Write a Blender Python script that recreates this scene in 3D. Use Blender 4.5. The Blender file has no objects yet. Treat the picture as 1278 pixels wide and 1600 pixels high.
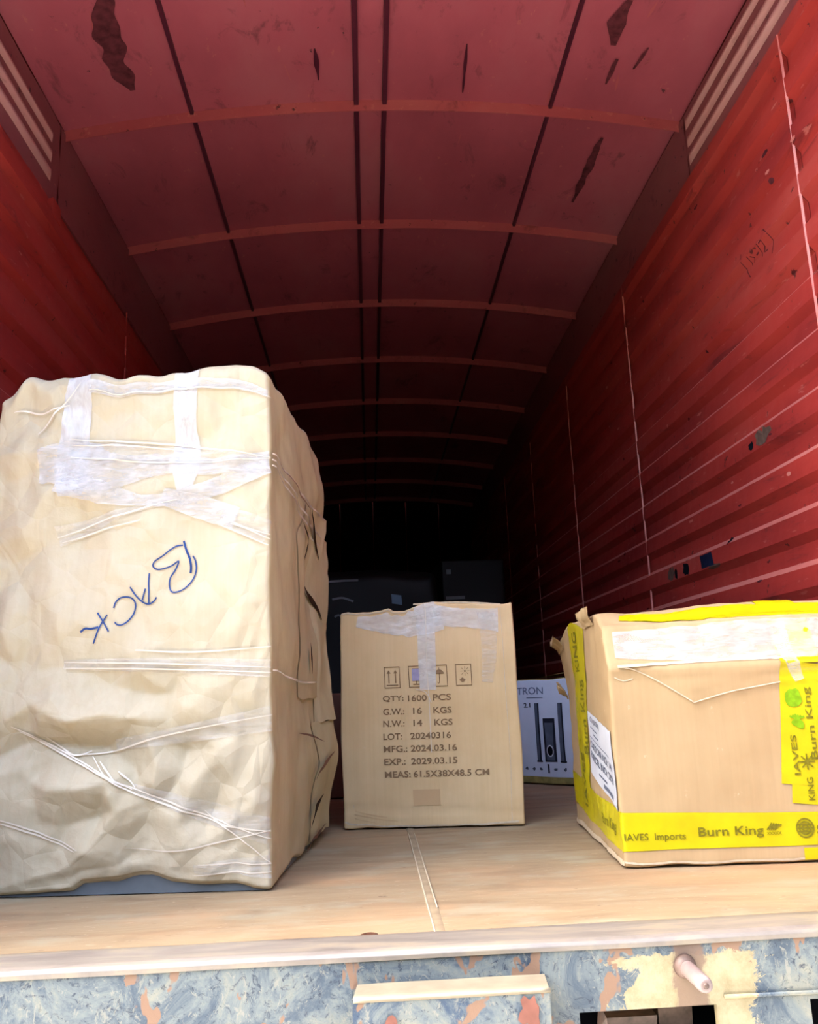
import bpy, math, random
from mathutils import Vector, Matrix, noise, geometry

# ------------------------------------------------------------------ camera, light, exposure
SC = bpy.context.scene
COL = SC.collection
CAM_H = 0.3668
F_PX = 1351.54
yaw, pitch, roll = math.radians(2.9604), math.radians(11.729), math.radians(-2.2137)
Fv = Vector((math.sin(yaw)*math.cos(pitch), math.cos(yaw)*math.cos(pitch), math.sin(pitch)))
R0 = Fv.cross(Vector((0, 0, 1))).normalized(); U0 = R0.cross(Fv)
Rv = math.cos(roll)*R0 + math.sin(roll)*U0
Uv = -math.sin(roll)*R0 + math.cos(roll)*U0
cd = bpy.data.cameras.new('camera')
cam = bpy.data.objects.new('camera', cd); COL.objects.link(cam)
cd.sensor_fit = 'VERTICAL'; cd.sensor_height = 24.0; cd.lens = 24.0*F_PX/1600
cd.clip_start = 0.02; cd.clip_end = 300
m = Matrix((Rv, Uv, -Fv)).transposed().to_4x4(); m.translation = Vector((0, 0, CAM_H))
cam.matrix_world = m
SC.camera = cam

world = bpy.data.worlds.new('world'); SC.world = world; world.use_nodes = True
wn = world.node_tree.nodes; wl = world.node_tree.links
bg = wn['Background']; sky = wn.new('ShaderNodeTexSky'); sky.sky_type = 'NISHITA'
sky.sun_disc = False; sky.sun_elevation = math.radians(52); sky.sun_rotation = math.radians(268)
sky.air_density = 1.0; sky.dust_density = 5.0; sky.ozone_density = 1.0
wl.new(sky.outputs[0], bg.inputs[0]); bg.inputs[1].default_value = 0.36
sd = bpy.data.lights.new('sun', 'SUN'); sd.energy = 5.0; sd.angle = math.radians(1.0); sd.color = (1, .97, .93)
sun = bpy.data.objects.new('sun', sd); COL.objects.link(sun)
sun.rotation_euler = Vector((-.62, .03, .79)).to_track_quat('Z', 'Y').to_euler()
SC.view_settings.view_transform = 'Standard'; SC.view_settings.look = 'None'
SC.view_settings.gamma = 1.0; SC.view_settings.use_curve_mapping = False
SC.view_settings.exposure = 2.32

# ------------------------------------------------------------------ dimensions (metres, truck floor = 0)
XL, XR, XM, HW = -1.075, 1.252, 0.0885, 1.1635
Y0, YF = 1.35, 10.0
GROUND = -1.15
rnd = random.Random(7)

# ------------------------------------------------------------------ material helper
def lin(c):
    # sRGB to linear, all colours scaled down to cut bounced light inside
    return tuple(.72*((x/255)/12.92 if x/255 <= .04045 else ((x/255+.055)/1.055)**2.4) for x in c)+(1,)
class NT:
    def __init__(s, name, rough=.6, spec=.3):
        s.m = bpy.data.materials.new(name); s.m.use_nodes = True
        s.t = s.m.node_tree; s.n = s.t.nodes; s.l = s.t.links
        s.b = s.n['Principled BSDF']; s.b.inputs['Roughness'].default_value = rough
        s.b.inputs['Specular IOR Level'].default_value = spec
        s.co = s.n.new('ShaderNodeTexCoord').outputs['Object']
    def map(s, scale=(1, 1, 1), rot=(0, 0, 0), loc=(0, 0, 0)):
        q = s.n.new('ShaderNodeMapping'); s.l.new(s.co, q.inputs[0])
        q.inputs['Scale'].default_value = scale; q.inputs['Rotation'].default_value = rot; q.inputs['Location'].default_value = loc
        return q.outputs[0]
    def noise(s, sc, detail=4, rough=.55, vec=None, dist=0):
        q = s.n.new('ShaderNodeTexNoise'); q.inputs['Scale'].default_value = sc; q.inputs['Detail'].default_value = detail
        q.inputs['Roughness'].default_value = rough; q.inputs['Distortion'].default_value = dist
        s.l.new(vec if vec is not None else s.co, q.inputs['Vector']); return q.outputs['Fac']
    def ramp(s, fac, pts):
        q = s.n.new('ShaderNodeValToRGB'); cr = q.color_ramp
        while len(cr.elements) < len(pts): cr.elements.new(.5)
        for e, (p, c) in zip(cr.elements, pts):
            e.position = p; e.color = c if isinstance(c, tuple) else (c, c, c, 1)
        s.l.new(fac, q.inputs[0]); return q.outputs[0]
    def mix(s, fac, a, b, mode='MIX'):
        q = s.n.new('ShaderNodeMix'); q.data_type = 'RGBA'; q.blend_type = mode
        for v, i in ((fac, 0), (a, 6), (b, 7)):
            if isinstance(v, (int, float)): q.inputs[i].default_value = v if i == 0 else (v, v, v, 1)
            elif isinstance(v, tuple): q.inputs[i].default_value = v
            else: s.l.new(v, q.inputs[i])
        return q.outputs[2]
    def math(s, op, a, b=0):
        q = s.n.new('ShaderNodeMath'); q.operation = op
        for v, i in ((a, 0), (b, 1)):
            if isinstance(v, (int, float)): q.inputs[i].default_value = v
            else: s.l.new(v, q.inputs[i])
        return q.outputs[0]
    def color(s, c):
        if isinstance(c, tuple): s.b.inputs['Base Color'].default_value = c
        else: s.l.new(c, s.b.inputs['Base Color'])
        return s
    def rough(s, r): s.l.new(r, s.b.inputs['Roughness']); return s
    def bump(s, h, st=.3, dist=.002):
        q = s.n.new('ShaderNodeBump'); q.inputs['Strength'].default_value = st; q.inputs['Distance'].default_value = dist
        s.l.new(h, q.inputs['Height']); s.l.new(q.outputs[0], s.b.inputs['Normal']); return s

def paint(name, c1, c2, c3, stretch=(1, 1, 1), chips=.66, dark=.3, rough=.5):
    t = NT(name, rough, .35)
    v = t.map(stretch)
    a = t.ramp(t.noise(2.2, 5, .6, v), [(.32, c1), (.5, c2), (.7, c3)])
    b = t.mix(t.ramp(t.noise(9, 6, .7, v, .6), [(.30, .55), (.42, 0.0)]), a, lin((70, 30, 38)))     # grime
    fl = t.ramp(t.noise(34, 3, .6, v), [(chips, 0.0), (chips+.04, .55)])                           # rubbed pale spots
    c = t.mix(fl, b, lin((205, 120, 112)))
    dk = t.ramp(t.noise(23, 4, .65, t.map((1, 1, 1), loc=(3, 5, 7))), [(dark, .8), (dark+.03, 0.0)])  # dark chips
    d = t.mix(dk, c, lin((45, 22, 28)))
    t.color(d); t.bump(t.noise(14, 5, .6, v), .35, .004); return t.m

M = {}
M['red_wall'] = paint('red_wall_paint', lin((152, 48, 48)), lin((184, 62, 56)), lin((190, 84, 76)), (1, .35, 1.6))
M['red_roof'] = paint('red_roof_paint', lin((168, 80, 96)), lin((184, 90, 106)), lin((190, 106, 118)), (1, .5, 1), .68, .27, .6)
M['red_worn'] = paint('rubbed_ridge_paint', lin((205, 112, 104)), lin((222, 140, 130)), lin((214, 128, 116)), (1, .3, 1), .7, .3, .4)  # worn paint; also paints sky light onto the up-facing ledges
M['bow_paint'] = paint('roof_bow_paint', lin((176, 80, 86)), lin((188, 92, 96)), lin((194, 104, 104)), (1, 1, 1), .62, .3)
M['seam_dark'] = paint('grimy_seam_paint', lin((70, 24, 42)), lin((84, 30, 48)), lin((96, 40, 58)), (1, .4, 1), .72, .25)
M['cant_rail'] = paint('dusty_cant_rail_paint', lin((140, 76, 84)), lin((154, 86, 92)), lin((160, 98, 102)), (1, .5, 1), .7, .32)
M['pale_rib'] = paint('pale_rib_paint', lin((205, 150, 150)), lin((220, 166, 164)), lin((212, 150, 146)), (1, .5, 1), .7, .2)  # light caught by the ribs, painted in as a pale tone
def plain(name, c, rough=.6, spec=.3, nz=.12, sc=12):
    t = NT(name, rough, spec); L = lin(c); D = tuple(x*(1-nz*2) for x in L[:3])+(1,)
    t.color(t.ramp(t.noise(sc, 4), [(.3, D), (.7, L)])); return t.m
M['soot'] = plain('soot_stain', (118, 58, 68), .9, .1, .3, 30)
M['hole_dark'] = plain('rust_hole_dark', (14, 18, 30), .9, .1, .3, 40)
M['hole_blue'] = plain('navy_patch', (26, 40, 74), .6, .2, .3, 60)
M['bare_metal'] = plain('bare_grey_metal', (120, 98, 88), .5, .4, .3, 60)

# floor: dusty plywood
t = NT('dusty_plywood', .7, .25)
v = t.map((1.2, 5.5, 1))
g = t.ramp(t.noise(3, 8, .62, v, .8), [(.25, lin((136, 114, 88))), (.48, lin((158, 137, 106))), (.72, lin((172, 152, 120)))])
g = t.mix(t.ramp(t.noise(4.2, 5, .6, t.map((1.2, 2.5, 1), loc=(2, 1, 0))), [(.52, 0.0), (.72, .75)]), g, lin((168, 164, 140)))
g = t.mix(t.ramp(t.noise(2.1, 4, .6, t.map((1, 1.6, 1), loc=(9, 4, 0))), [(.5, 0.0), (.75, .6)]), g, lin((206, 160, 116)))
g = t.mix(t.ramp(t.noise(30, 4, .7, t.map((1, 6, 1))), [(.63, 0.0), (.7, .6)]), g, lin((222, 200, 170)))
g = t.mix(t.ramp(t.noise(26, 3, .7, t.map((1, 3, 1), loc=(4, 4, 0))), [(.28, .7), (.33, 0.0)]), g, lin((104, 82, 66)))
t.color(g); t.bump(t.noise(40, 5, .6, v), .3, .002); M['floor'] = t.m
M['joint'] = plain('joint_dust', (180, 160, 128), .8, .2, .2, 20)
t = NT('worn_steel_edge', .42, .5); t.b.inputs['Metallic'].default_value = .25
t.color(t.ramp(t.noise(6, 6, .65, t.map((1, 6, 1)), .5), [(.3, lin((126, 118, 112))), (.5, lin((150, 142, 132))), (.62, lin((168, 156, 136))), (.75, lin((140, 132, 128)))]))
M['lip'] = t.m

# peeling blue-grey paint on the rear sill beam
def peel(name, base1, base2, seed, cream=False, amt=.56):
    t = NT(name, .55, .35)
    v = t.map((1, 1, 1), loc=(seed, seed*.7, seed*.3))
    c = t.ramp(t.noise(11, 8, .75, v, 1.0), [(.28, base1), (.42, base2), (.54, lin((112, 122, 124))), (.66, lin((138, 140, 128)))])
    c = t.mix(t.ramp(t.noise(55, 5, .8, v, 1.5), [(.36, .85), (.45, 0.0)]), c, lin((40, 52, 70)))
    c = t.mix(t.ramp(t.noise(48, 5, .8, t.map((1, 1, .6), loc=(seed, 2, 1)), 2), [(.57, 0.0), (.62, .7)]), c, lin((146, 146, 134)))
    sp = t.ramp(t.noise(16, 3, .55, t.map((1.25, 1, .8), loc=(1+seed, 0, 5)), .4), [(amt+.06, 0.0), (amt+.075, 1.0)])
    c = t.mix(sp, c, lin((138, 110, 90)))
    if cream:
        # pale primer showing around the pin: a soft blob mask of fixed size on the beam, edges broken by noise
        sx = t.n.new('ShaderNodeSeparateXYZ'); t.l.new(t.co, sx.inputs[0])
        dx = t.math('MULTIPLY', t.math('ABSOLUTE', t.math('SUBTRACT', sx.outputs[0], .452)), 1/.105)
        nz = t.math('MULTIPLY', t.math('SUBTRACT', t.noise(26, 6, .75, v, .8), .5), 1.7)
        k = t.ramp(t.math('ADD', dx, nz), [(.93, 1.0), (.99, 0.0)])
        dz = t.math('ADD', t.math('MULTIPLY', sx.outputs[2], -1/.028), nz)
        k2 = t.ramp(dz, [(.78, 0.0), (.86, 1.0)])
        k = t.math('MULTIPLY', k, k2)
        c = t.mix(k, c, t.ramp(t.noise(40, 5, .7, v), [(.3, lin((148, 136, 102))), (.6, lin((172, 162, 130)))]))
        d2 = t.math('MULTIPLY', t.math('ABSOLUTE', t.math('SUBTRACT', sx.outputs[0], .452)), 1/.024)
        k3 = t.ramp(t.math('ADD', d2, nz), [(.8, .9), (1.0, 0.0)])
        c = t.mix(k3, c, lin((128, 106, 90)))
    t.color(c); t.bump(t.noise(30, 6, .7, v, 1), .5, .002); return t.m
M['beam'] = peel('peeling_beam_paint', lin((54, 68, 84)), lin((78, 92, 104)), 1.3, True, .51)
M['plate'] = peel('peeling_buffer_paint', lin((48, 64, 86)), lin((66, 84, 104)), 6.1, False, .52)
M['ledge'] = plain('dusty_ledge', (150, 140, 118), .7, .3, .1, 30)
M['pin'] = plain('pinkish_steel_pin', (146, 128, 124), .35, .5, .1, 60)
M['pink_primer'] = plain('pink_primer_patch', (146, 94, 80), .6, .3, .15, 40)

# packaging
def card(name, c, c2, flute=True, rough=.75, ax=0):
    t = NT(name, rough, .2)
    a = t.ramp(t.noise(5, 5, .6), [(.3, lin(c2)), (.65, lin(c))])
    sc = (60, 60, 1.5)
    a = t.mix(t.ramp(t.noise(2, 3, .5, t.map(sc)), [(.35, .12), (.6, 0.0)]), a, tuple(x*.72 for x in lin(c2)[:3])+(1,))
    a = t.mix(t.ramp(t.noise(40, 4, .7), [(.68, 0.0), (.73, .35)]), a, lin((240, 220, 190)))
    t.color(a); t.bump(t.noise(1.6, 3, .5, t.map((90, 90, 1))), .25, .0012); return t.m
M['card_tan'] = card('tan_corrugated_card', (238, 208, 160), (226, 192, 142))
M['card_pink'] = card('pinkish_corrugated_card', (202, 174, 130), (190, 160, 116))
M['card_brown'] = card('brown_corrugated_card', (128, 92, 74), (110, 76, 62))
M['card_edge'] = plain('torn_card_edge', (232, 212, 180), .8, .2, .12, 90)
t = NT('kraft_wrapping_paper', .62, .3)
a = t.ramp(t.noise(4, 5, .6), [(.3, lin((200, 186, 154))), (.65, lin((212, 199, 170)))])
a = t.mix(t.ramp(t.noise(3, 3, .5, t.map((30, 30, 1))), [(.4, .10), (.6, 0.0)]), a, lin((182, 158, 122)))
t.color(a); q = t.n.new('ShaderNodeTexVoronoi'); q.feature = 'DISTANCE_TO_EDGE'; q.inputs['Scale'].default_value = 15; q.inputs['Randomness'].default_value = 1
mp = t.n.new('ShaderNodeMapping'); mp.inputs['Scale'].default_value = (1, 1, .8); t.l.new(t.co, mp.inputs[0]); t.l.new(mp.outputs[0], q.inputs['Vector'])
hh = t.math('ADD', t.math('MULTIPLY', t.math('MINIMUM', q.outputs['Distance'], .35), 1.6), t.math('MULTIPLY', t.noise(22, 5, .6), .35))
t.bump(hh, .55, .012); M['kraft'] = t.m
M['kraft_side'] = card('kraft_side_paper', (206, 190, 152), (192, 174, 136))
def film(name, c, alpha, rough, bs=.6, streak=(8, 8, 8)):  # whitish base and alpha paint the sky sheen of clear film
    t = NT(name, rough, .6); t.color(lin(c))
    n = t.noise(3, 5, .6, t.map(streak), .6)
    al = t.ramp(n, [(.3, max(0, alpha-.22)), (.7, min(1, alpha+.10))])
    t.l.new(al, t.b.inputs['Alpha']); t.bump(n, bs, .004); return t.m
M['clear_tape'] = film('frosted_packing_tape', (226, 224, 224), .50, .14, .8, (7, 7, 26))
M['clear_tape_v'] = film('frosted_packing_tape_vertical', (242, 242, 246), .60, .14, .7, (20, 20, 6))
M['clear_tape_c'] = film('glossy_clear_tape', (252, 250, 246), .58, .14, .6, (6, 6, 16))
M['film'] = film('stretch_film', (238, 236, 232), .26, .1, .8, (5, 5, 34))
M['film_line'] = plain('stretch_film_crease', (240, 228, 208), .2, .6, .05)
t = NT('yellow_printed_tape', .3, .45)
t.color(t.ramp(t.noise(9, 4, .6), [(.3, lin((202, 186, 10))), (.6, lin((216, 204, 8)))])); t.bump(t.noise(16, 4, .6), .3, .003); M['yellow'] = t.m
M['print'] = plain('brown_print_ink', (158, 128, 96), .8, .1, .15, 200)
M['print_dark'] = plain('dark_print_ink', (146, 138, 40), .7, .1, .25, 200)
M['green_ink'] = plain('green_print_ink', (150, 200, 20), .6, .2, .2, 90)
M['lilac'] = plain('lilac_sticker', (176, 168, 200), .5, .3, .1, 90)
M['marker'] = plain('blue_marker_ink', (48, 82, 150), .6, .2, .2, 60)
M['white_label'] = plain('white_label_paper', (226, 232, 240), .6, .3, .05)
M['label_ink'] = plain('label_print_ink', (120, 128, 148), .7, .1, .2, 150)
M['white_card'] = plain('white_glossy_card', (214, 226, 246), .4, .4, .05, 8)
M['serif_ink'] = plain('grey_brand_ink', (120, 132, 160), .6, .2, .1, 80)
M['spk_dark'] = plain('printed_speaker_dark', (34, 42, 60), .5, .3, .3, 30)
M['spk_mid'] = plain('printed_speaker_grey', (92, 104, 122), .5, .3, .2, 30)
M['olive'] = plain('olive_card_edge', (172, 160, 96), .7, .2, .2, 40)
M['grey_base'] = plain('grey_painted_base', (110, 118, 124), .45, .4, .15, 14)
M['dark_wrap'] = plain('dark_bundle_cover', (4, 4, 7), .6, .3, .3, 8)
M['grey_tag'] = plain('grey_tag', (120, 150, 175), .5, .3, .1)
M['outer'] = plain('outer_red_sheet', (140, 36, 34), .6, .3, .15)
t = NT('pale_concrete_yard', .85, .2)  # unseen dirt ground, kept dark to limit light bounced into the depth
t.color(t.ramp(t.noise(1.5, 6, .6), [(.3, lin((84, 78, 58))), (.7, lin((108, 98, 74)))])); t.bump(t.noise(20, 5), .3, .01); M['yard'] = t.m

M['hedge'] = plain('dark_hedge_leaves', (30, 42, 24), .8, .1, .4, 30)
M['apron'] = plain('pale_concrete_apron', (240, 231, 217), .8, .2, .08, 3)  # unseen bright slab added to bounce daylight onto the near roof
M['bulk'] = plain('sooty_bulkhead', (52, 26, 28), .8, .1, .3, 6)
M['seal'] = plain('pale_sealant', (216, 200, 172), .6, .3, .1, 30)
M['rust_brown'] = plain('rust_brown', (96, 62, 44), .8, .2, .3, 90)
M['slit'] = plain('shadowed_inner_card', (70, 48, 30), .9, .1, .3, 40)
M['door_grey'] = plain('dull_slate_door_paint', (60, 70, 82), .7, .2, .15, 5)  # slate tone keeps the added door from bouncing red light
M['patch_tan'] = plain('tan_card_patch', (220, 184, 138), .8, .15, .05, 9)
# ------------------------------------------------------------------ mesh helper
class MB:
    def __init__(s): s.v = []; s.f = []; s.mi = []
    def vert(s, p): s.v.append(tuple(p)); return len(s.v)-1
    def face(s, idx, mi=0): s.f.append(tuple(idx)); s.mi.append(mi)
    def grid(s, fn, nu, nv, mi=0, keep=None, flip=False):
        b = len(s.v)
        for j in range(nv+1):
            for i in range(nu+1): s.v.append(tuple(fn(i/nu, j/nv)))
        for j in range(nv):
            for i in range(nu):
                if keep and not keep((i+.5)/nu, (j+.5)/nv): continue
                q = (b+j*(nu+1)+i, b+j*(nu+1)+i+1, b+(j+1)*(nu+1)+i+1, b+(j+1)*(nu+1)+i)
                s.face(q[::-1] if flip else q, mi)
        return s
    def box(s, a, b, mi=0, jit=0):
        x0, y0, z0 = a; x1, y1, z1 = b; k = len(s.v)
        for z in (z0, z1):
            for x, y in ((x0, y0), (x1, y0), (x1, y1), (x0, y1)):
                s.v.append((x+rnd.uniform(-jit, jit), y+rnd.uniform(-jit, jit), z+rnd.uniform(-jit, jit)))
        for f in ((3, 2, 1, 0), (4, 5, 6, 7), (0, 1, 5, 4), (1, 2, 6, 5), (2, 3, 7, 6), (3, 0, 4, 7)): s.face([k+i for i in f], mi)
        return s
    def tube(s, pts, r, n=8, mi=0, cap=True):
        pts = [Vector(p) for p in pts]; rings = []
        for i, p in enumerate(pts):
            d = (pts[min(i+1, len(pts)-1)]-pts[max(i-1, 0)]).normalized()
            a = d.cross(Vector((0, 0, 1)));
            if a.length < .1: a = d.cross(Vector((1, 0, 0)))
            a.normalize(); b = d.cross(a); rr = r[i] if isinstance(r, (list, tuple)) else r
            rings.append([s.vert(p+rr*(math.cos(t_)*a+math.sin(t_)*b)) for t_ in [2*math.pi*k/n for k in range(n)]])
        for A, B in zip(rings, rings[1:]):
            for k in range(n): s.face((A[k], A[(k+1) % n], B[(k+1) % n], B[k]), mi)
        if cap: s.face(rings[0][::-1], mi); s.face(rings[-1], mi)
        return s
    def build(s, name, mat, parent=None, smooth=False, mats=None):
        me = bpy.data.meshes.new(name); me.from_pydata(s.v, [], s.f); me.update()
        for mm in (mats or [mat]): me.materials.append(mm)
        if mats: me.polygons.foreach_set('material_index', s.mi)
        if smooth: me.polygons.foreach_set('use_smooth', [True]*len(me.polygons))
        o = bpy.data.objects.new(name, me); COL.objects.link(o)
        if parent: o.parent = parent
        return o
def empty(name, loc=(0, 0, 0), rz=0, **k):
    o = bpy.data.objects.new(name, None); COL.objects.link(o); o.location = loc; o.rotation_euler = (0, 0, rz); o.empty_display_size = .1
    for a, b in k.items(): o[a] = b
    return o
def nz(x, y, z, s=1.0): return noise.noise(Vector((x*s, y*s, z*s)))

# ------------------------------------------------------------------ setting: yard, floor
gm = MB(); gm.grid(lambda u, v: (-40+80*u, -45+90*v, GROUND-.01+.01*nz(u*40, v*40, 0)), 40, 40)
# unseen hedge added behind the camera to block low daylight
yw = MB(); yw.grid(lambda u, v: (-16+32*u, -9.0-1.2*nz(u*14, v*4, 2)-.35*nz(u*60, v*18, 5), GROUND+(6.0+.8*nz(u*20, 0, 3))*v), 160, 40)
yo = yw.build('wall_back', M['hedge'], smooth=True); yo['kind'] = 'structure'; yo['label'] = 'tall dense dark green hedge behind the photographer'
ap = MB(); ap.grid(lambda u, v: (-9+18*u, -.55+9*v, GROUND+.03+.004*nz(u*30, v*12, 0)), 40, 20)
ao = ap.build('apron', M['apron']); ao['kind'] = 'structure'; ao['label'] = 'pale concrete loading apron under the tail of the truck'
go = gm.build('ground', M['yard']); go['kind'] = 'structure'; go['label'] = 'pale concrete yard behind the truck'

fl = empty('floor', (0, 0, 0), kind='structure')
JX = .098
fy = [1.435, 2.35, 3.57, 4.79, 6.01, 7.23, 8.45, YF]
for (xa, xb) in ((XL, JX-.007), (JX+.007, XR)):
    for a, b in zip(fy, fy[1:]):
        w = MB(); g0 = .0012 if a > 3 else .0006
        nx, ny = 24, 14
        def fp(u, v):
            x = xa+(xb-xa)*u; y = a+g0+(b-a-2*g0)*v
            return (x, y, .0015*nz(x, y, 3, 3)-.0015)
        w.grid(fp, nx, ny)
        for (q0, q1) in (((xa, a+g0), (xb, a+g0)), ((xb, a+g0), (xb, b-g0)), ((xb, b-g0), (xa, b-g0)), ((xa, b-g0), (xa, a+g0))):
            k = len(w.v); w.v += [(*q0, -.003), (*q1, -.003), (*q1, -.02), (*q0, -.02)]; w.face((k, k+3, k+2, k+1))
        w.build('floor_sheet', M['floor'], fl, True)
w = MB().box((XL, Y0+.01, -.06), (XR, YF, -.021)); w.build('subfloor', M['joint'], fl)
w = MB(); w.grid(lambda u, v: (JX-.0105+.021*u, 1.435+(YF-1.435)*v, .0006-.0022*abs(2*u-1)**6+.0006*nz(u*3, v*200, 0)), 4, 200)
w.build('joint_strip', M['joint'], fl, True)
for (sx, sa, sb) in ((-.008, 1.44, 2.4), (.0075, 1.6, 2.4)):       # two thin raised sealant lines at the joint
    w = MB(); pts = [(JX+sx+.0012*nz(y_*9, 3, sx), y_, .0006) for y_ in [sa+(sb-sa)*k/24 for k in range(25)]]
    w.tube(pts, .0014, 6); w.build('sealant_line', M['seal'], fl, True)
for px_, py_ in ((-.012, 1.447), (.15, 1.432)):                          # recessed screw heads by the sill
    w = MB(); n = 14
    for rr, zz in ((.014, .0012), (.011, .0022), (.009, .0006), (.0, .0004)):
        for k in range(n): w.v.append((px_+rr*math.cos(k*2*math.pi/n), py_+rr*.85*math.sin(k*2*math.pi/n), zz))
    for r_ in range(3):
        for k in range(n): w.face((r_*n+k, r_*n+(k+1) % n, (r_+1)*n+(k+1) % n, (r_+1)*n+k))
    w.build('screw', M['rust_brown'], fl, True)

# ------------------------------------------------------------------ setting: rear sill beam
tr = empty('trim_1', (0, 0, 0), kind='structure', label='battered steel rear sill beam with peeling blue-grey paint')
w = MB()
def lipf(u, v):   # top flange of the sill angle, rounded nose
    x = XL-.06+(XR-XL+.12)*u
    prof = [(1.438, -.004), (1.436, .0035), (1.41, .005), (1.38, .0045), (1.36, .004), (1.352, .001), (1.349, -.004), (1.349, -.010)]
    k = v*(len(prof)-1); i = min(int(k), len(prof)-2); q = k-i
    y = prof[i][0]*(1-q)+prof[i+1][0]*q; z = prof[i][1]*(1-q)+prof[i+1][1]*q
    return (x, y+.0012*nz(x*6, 2, 1), z+.0015*nz(x*4, v*6, 5))
w.grid(lipf, 220, 28, flip=True); w.build('sill_lip', M['lip'], tr, True)
# face plate with two rectangular openings
w = MB()
xs = sorted([XL-.06, -.5, -.1, .287, .488, .627, .70, XR+.06] + [XL+.1*k for k in range(24)])
zs = [-.005, -.03, -.06, -.0935, -.13, -.17, -.24]
def hole(x, z): return (.287 < x < .488 and -.17 < z < -.0935) or (.627 < x < .70 and -.24 < z < -.0935)
def fv(x, z): return (x, 1.352+.0012*nz(x*5, z*9, 0), z)
for a, b in zip(xs, xs[1:]):
    for c, d in zip(zs, zs[1:]):
        if hole((a+b)/2, (c+d)/2): continue
        k = len(w.v); w.v += [fv(a, d), fv(b, d), fv(b, c), fv(a, c)]; w.face((k, k+1, k+2, k+3))
for (a, b, c, d) in ((.287, .488, -.17, -.0935), (.627, .70, -.24, -.0935)):    # plate thickness round the openings
    for p, q in (((a, c), (a, d)), ((a, d), (b, d)), ((b, d), (b, c)), ((b, c), (a, c))):
        k = len(w.v); w.v += [(p[0], 1.352, p[1]), (q[0], 1.352, q[1]), (q[0], 1.362, q[1]), (p[0], 1.362, p[1])]; w.face((k, k+1, k+2, k+3))
w.build('beam_face', M['beam'], tr, True)
w = MB().box((.27, 1.50, -.24), (.72, 1.51, -.06)); w.box((.27, 1.355, -.24), (.72, 1.5, -.225)); w.build('beam_cavity', M['hole_dark'], tr)
w = MB().box((.34, 1.40, -.16), (.41, 1.47, -.118), jit=.004).box((.42, 1.41, -.16), (.47, 1.46, -.112), jit=.003); w.build('inner_bracket', M['bare_metal'], tr)
w = MB().box((XL-.06, 1.36, -.26), (XR+.06, 1.37, -.2)); w.build('beam_lower_flange', M['beam'], tr)
# thin shadowed weld ridge under the lip on the right
w = MB(); w.tube([(.50+.1*k, 1.3505, -.083-.0006*k+.0008*nz(k, 2, 3)) for k in range(9)], .0028, 6); w.build('weld_bead', M['beam'], tr, True)
# projecting rubber-buffer plate
w = MB()
bx0, bx1, by, bt, bb = -.032, .238, 1.288, -.041, -.20
def ledge(u, v):
    x = bx0+(bx1-bx0)*u - .004*(1-v)+.002*v; return (x, by+(1.352-by)*v, bt+.0018*nz(x*8, v*2, 2)+.001)
w.grid(ledge, 24, 6); w.build('buffer_ledge', M['ledge'], tr, True)
w = MB(); r_ = .006
w.grid(lambda u, v: (bx0-.004+(bx1-bx0)*u, by-.004+.002*abs(v-.5)+.0008*nz(u*9, v*5, 3), bt-(bt-bb)*v), 24, 14, flip=True)
w.grid(lambda u, v: (bx0-.004, by-.003+(1.352-by)*u, bt-(bt-bb)*v), 4, 4, flip=False)
w.grid(lambda u, v: (bx1-.004, by-.003+(1.352-by)*u, bt-(bt-bb)*v), 4, 4, flip=True)
w.build('buffer_plate', M['plate'], tr, True)
w = MB(); w.tube([(bx0-.003+(bx1-bx0)*k/20, by-.002+.0006*nz(k, 3, 3), bt+.0008*nz(k*.7, 1, 3)) for k in range(21)], .0032, 8); w.build('buffer_edge', M['ledge'], tr, True)
def blot(mb, fn, cx, cz, rx, rz, n=14, seed=0, rag=.3):
    c = mb.vert(fn(cx, cz)); ring = []
    for k in range(n):
        a = 2*math.pi*k/n; q = 1+rag*nz(math.cos(a)*1.7+seed, math.sin(a)*1.7, seed*3.1)*2
        ring.append(mb.vert(fn(cx+rx*q*math.cos(a), cz+rz*q*math.sin(a))))
    for k in range(n): mb.face((c, ring[k], ring[(k+1) % n]))
for cx, cz, rx, rz, sd_ in ((.205, -.066, .016, .020, 2), (.012, -.075, .012, .014, 4)):
    w = MB(); blot(w, lambda a, b: (a, by-.0058, b), cx, cz, rx, rz, 16, sd_); w.build('primer_patch', M['pink_primer'], tr)
# pin
w = MB(); P0 = Vector((.447, 1.352, -.040)); D = Vector((.002, -1, -.03)).normalized()
w.tube([P0, P0+D*.004, P0+D*.012], [.017, .016, .0115], 20); w.build('pin_weld', M['bare_metal'], tr, True)
w = MB(); w.tube([P0, P0+D*.02, P0+D*.074, P0+D*.080, P0+D*.0805], [.0112, .0112, .0112, .0095, .006], 24); w.build('hinge_pin', M['pin'], tr, True)
w = MB(); w.tube([P0+D*.0805, P0+D*.082], [.0042, .003], 14); w.build('pin_centre', M['bare_metal'], tr, True)

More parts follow.
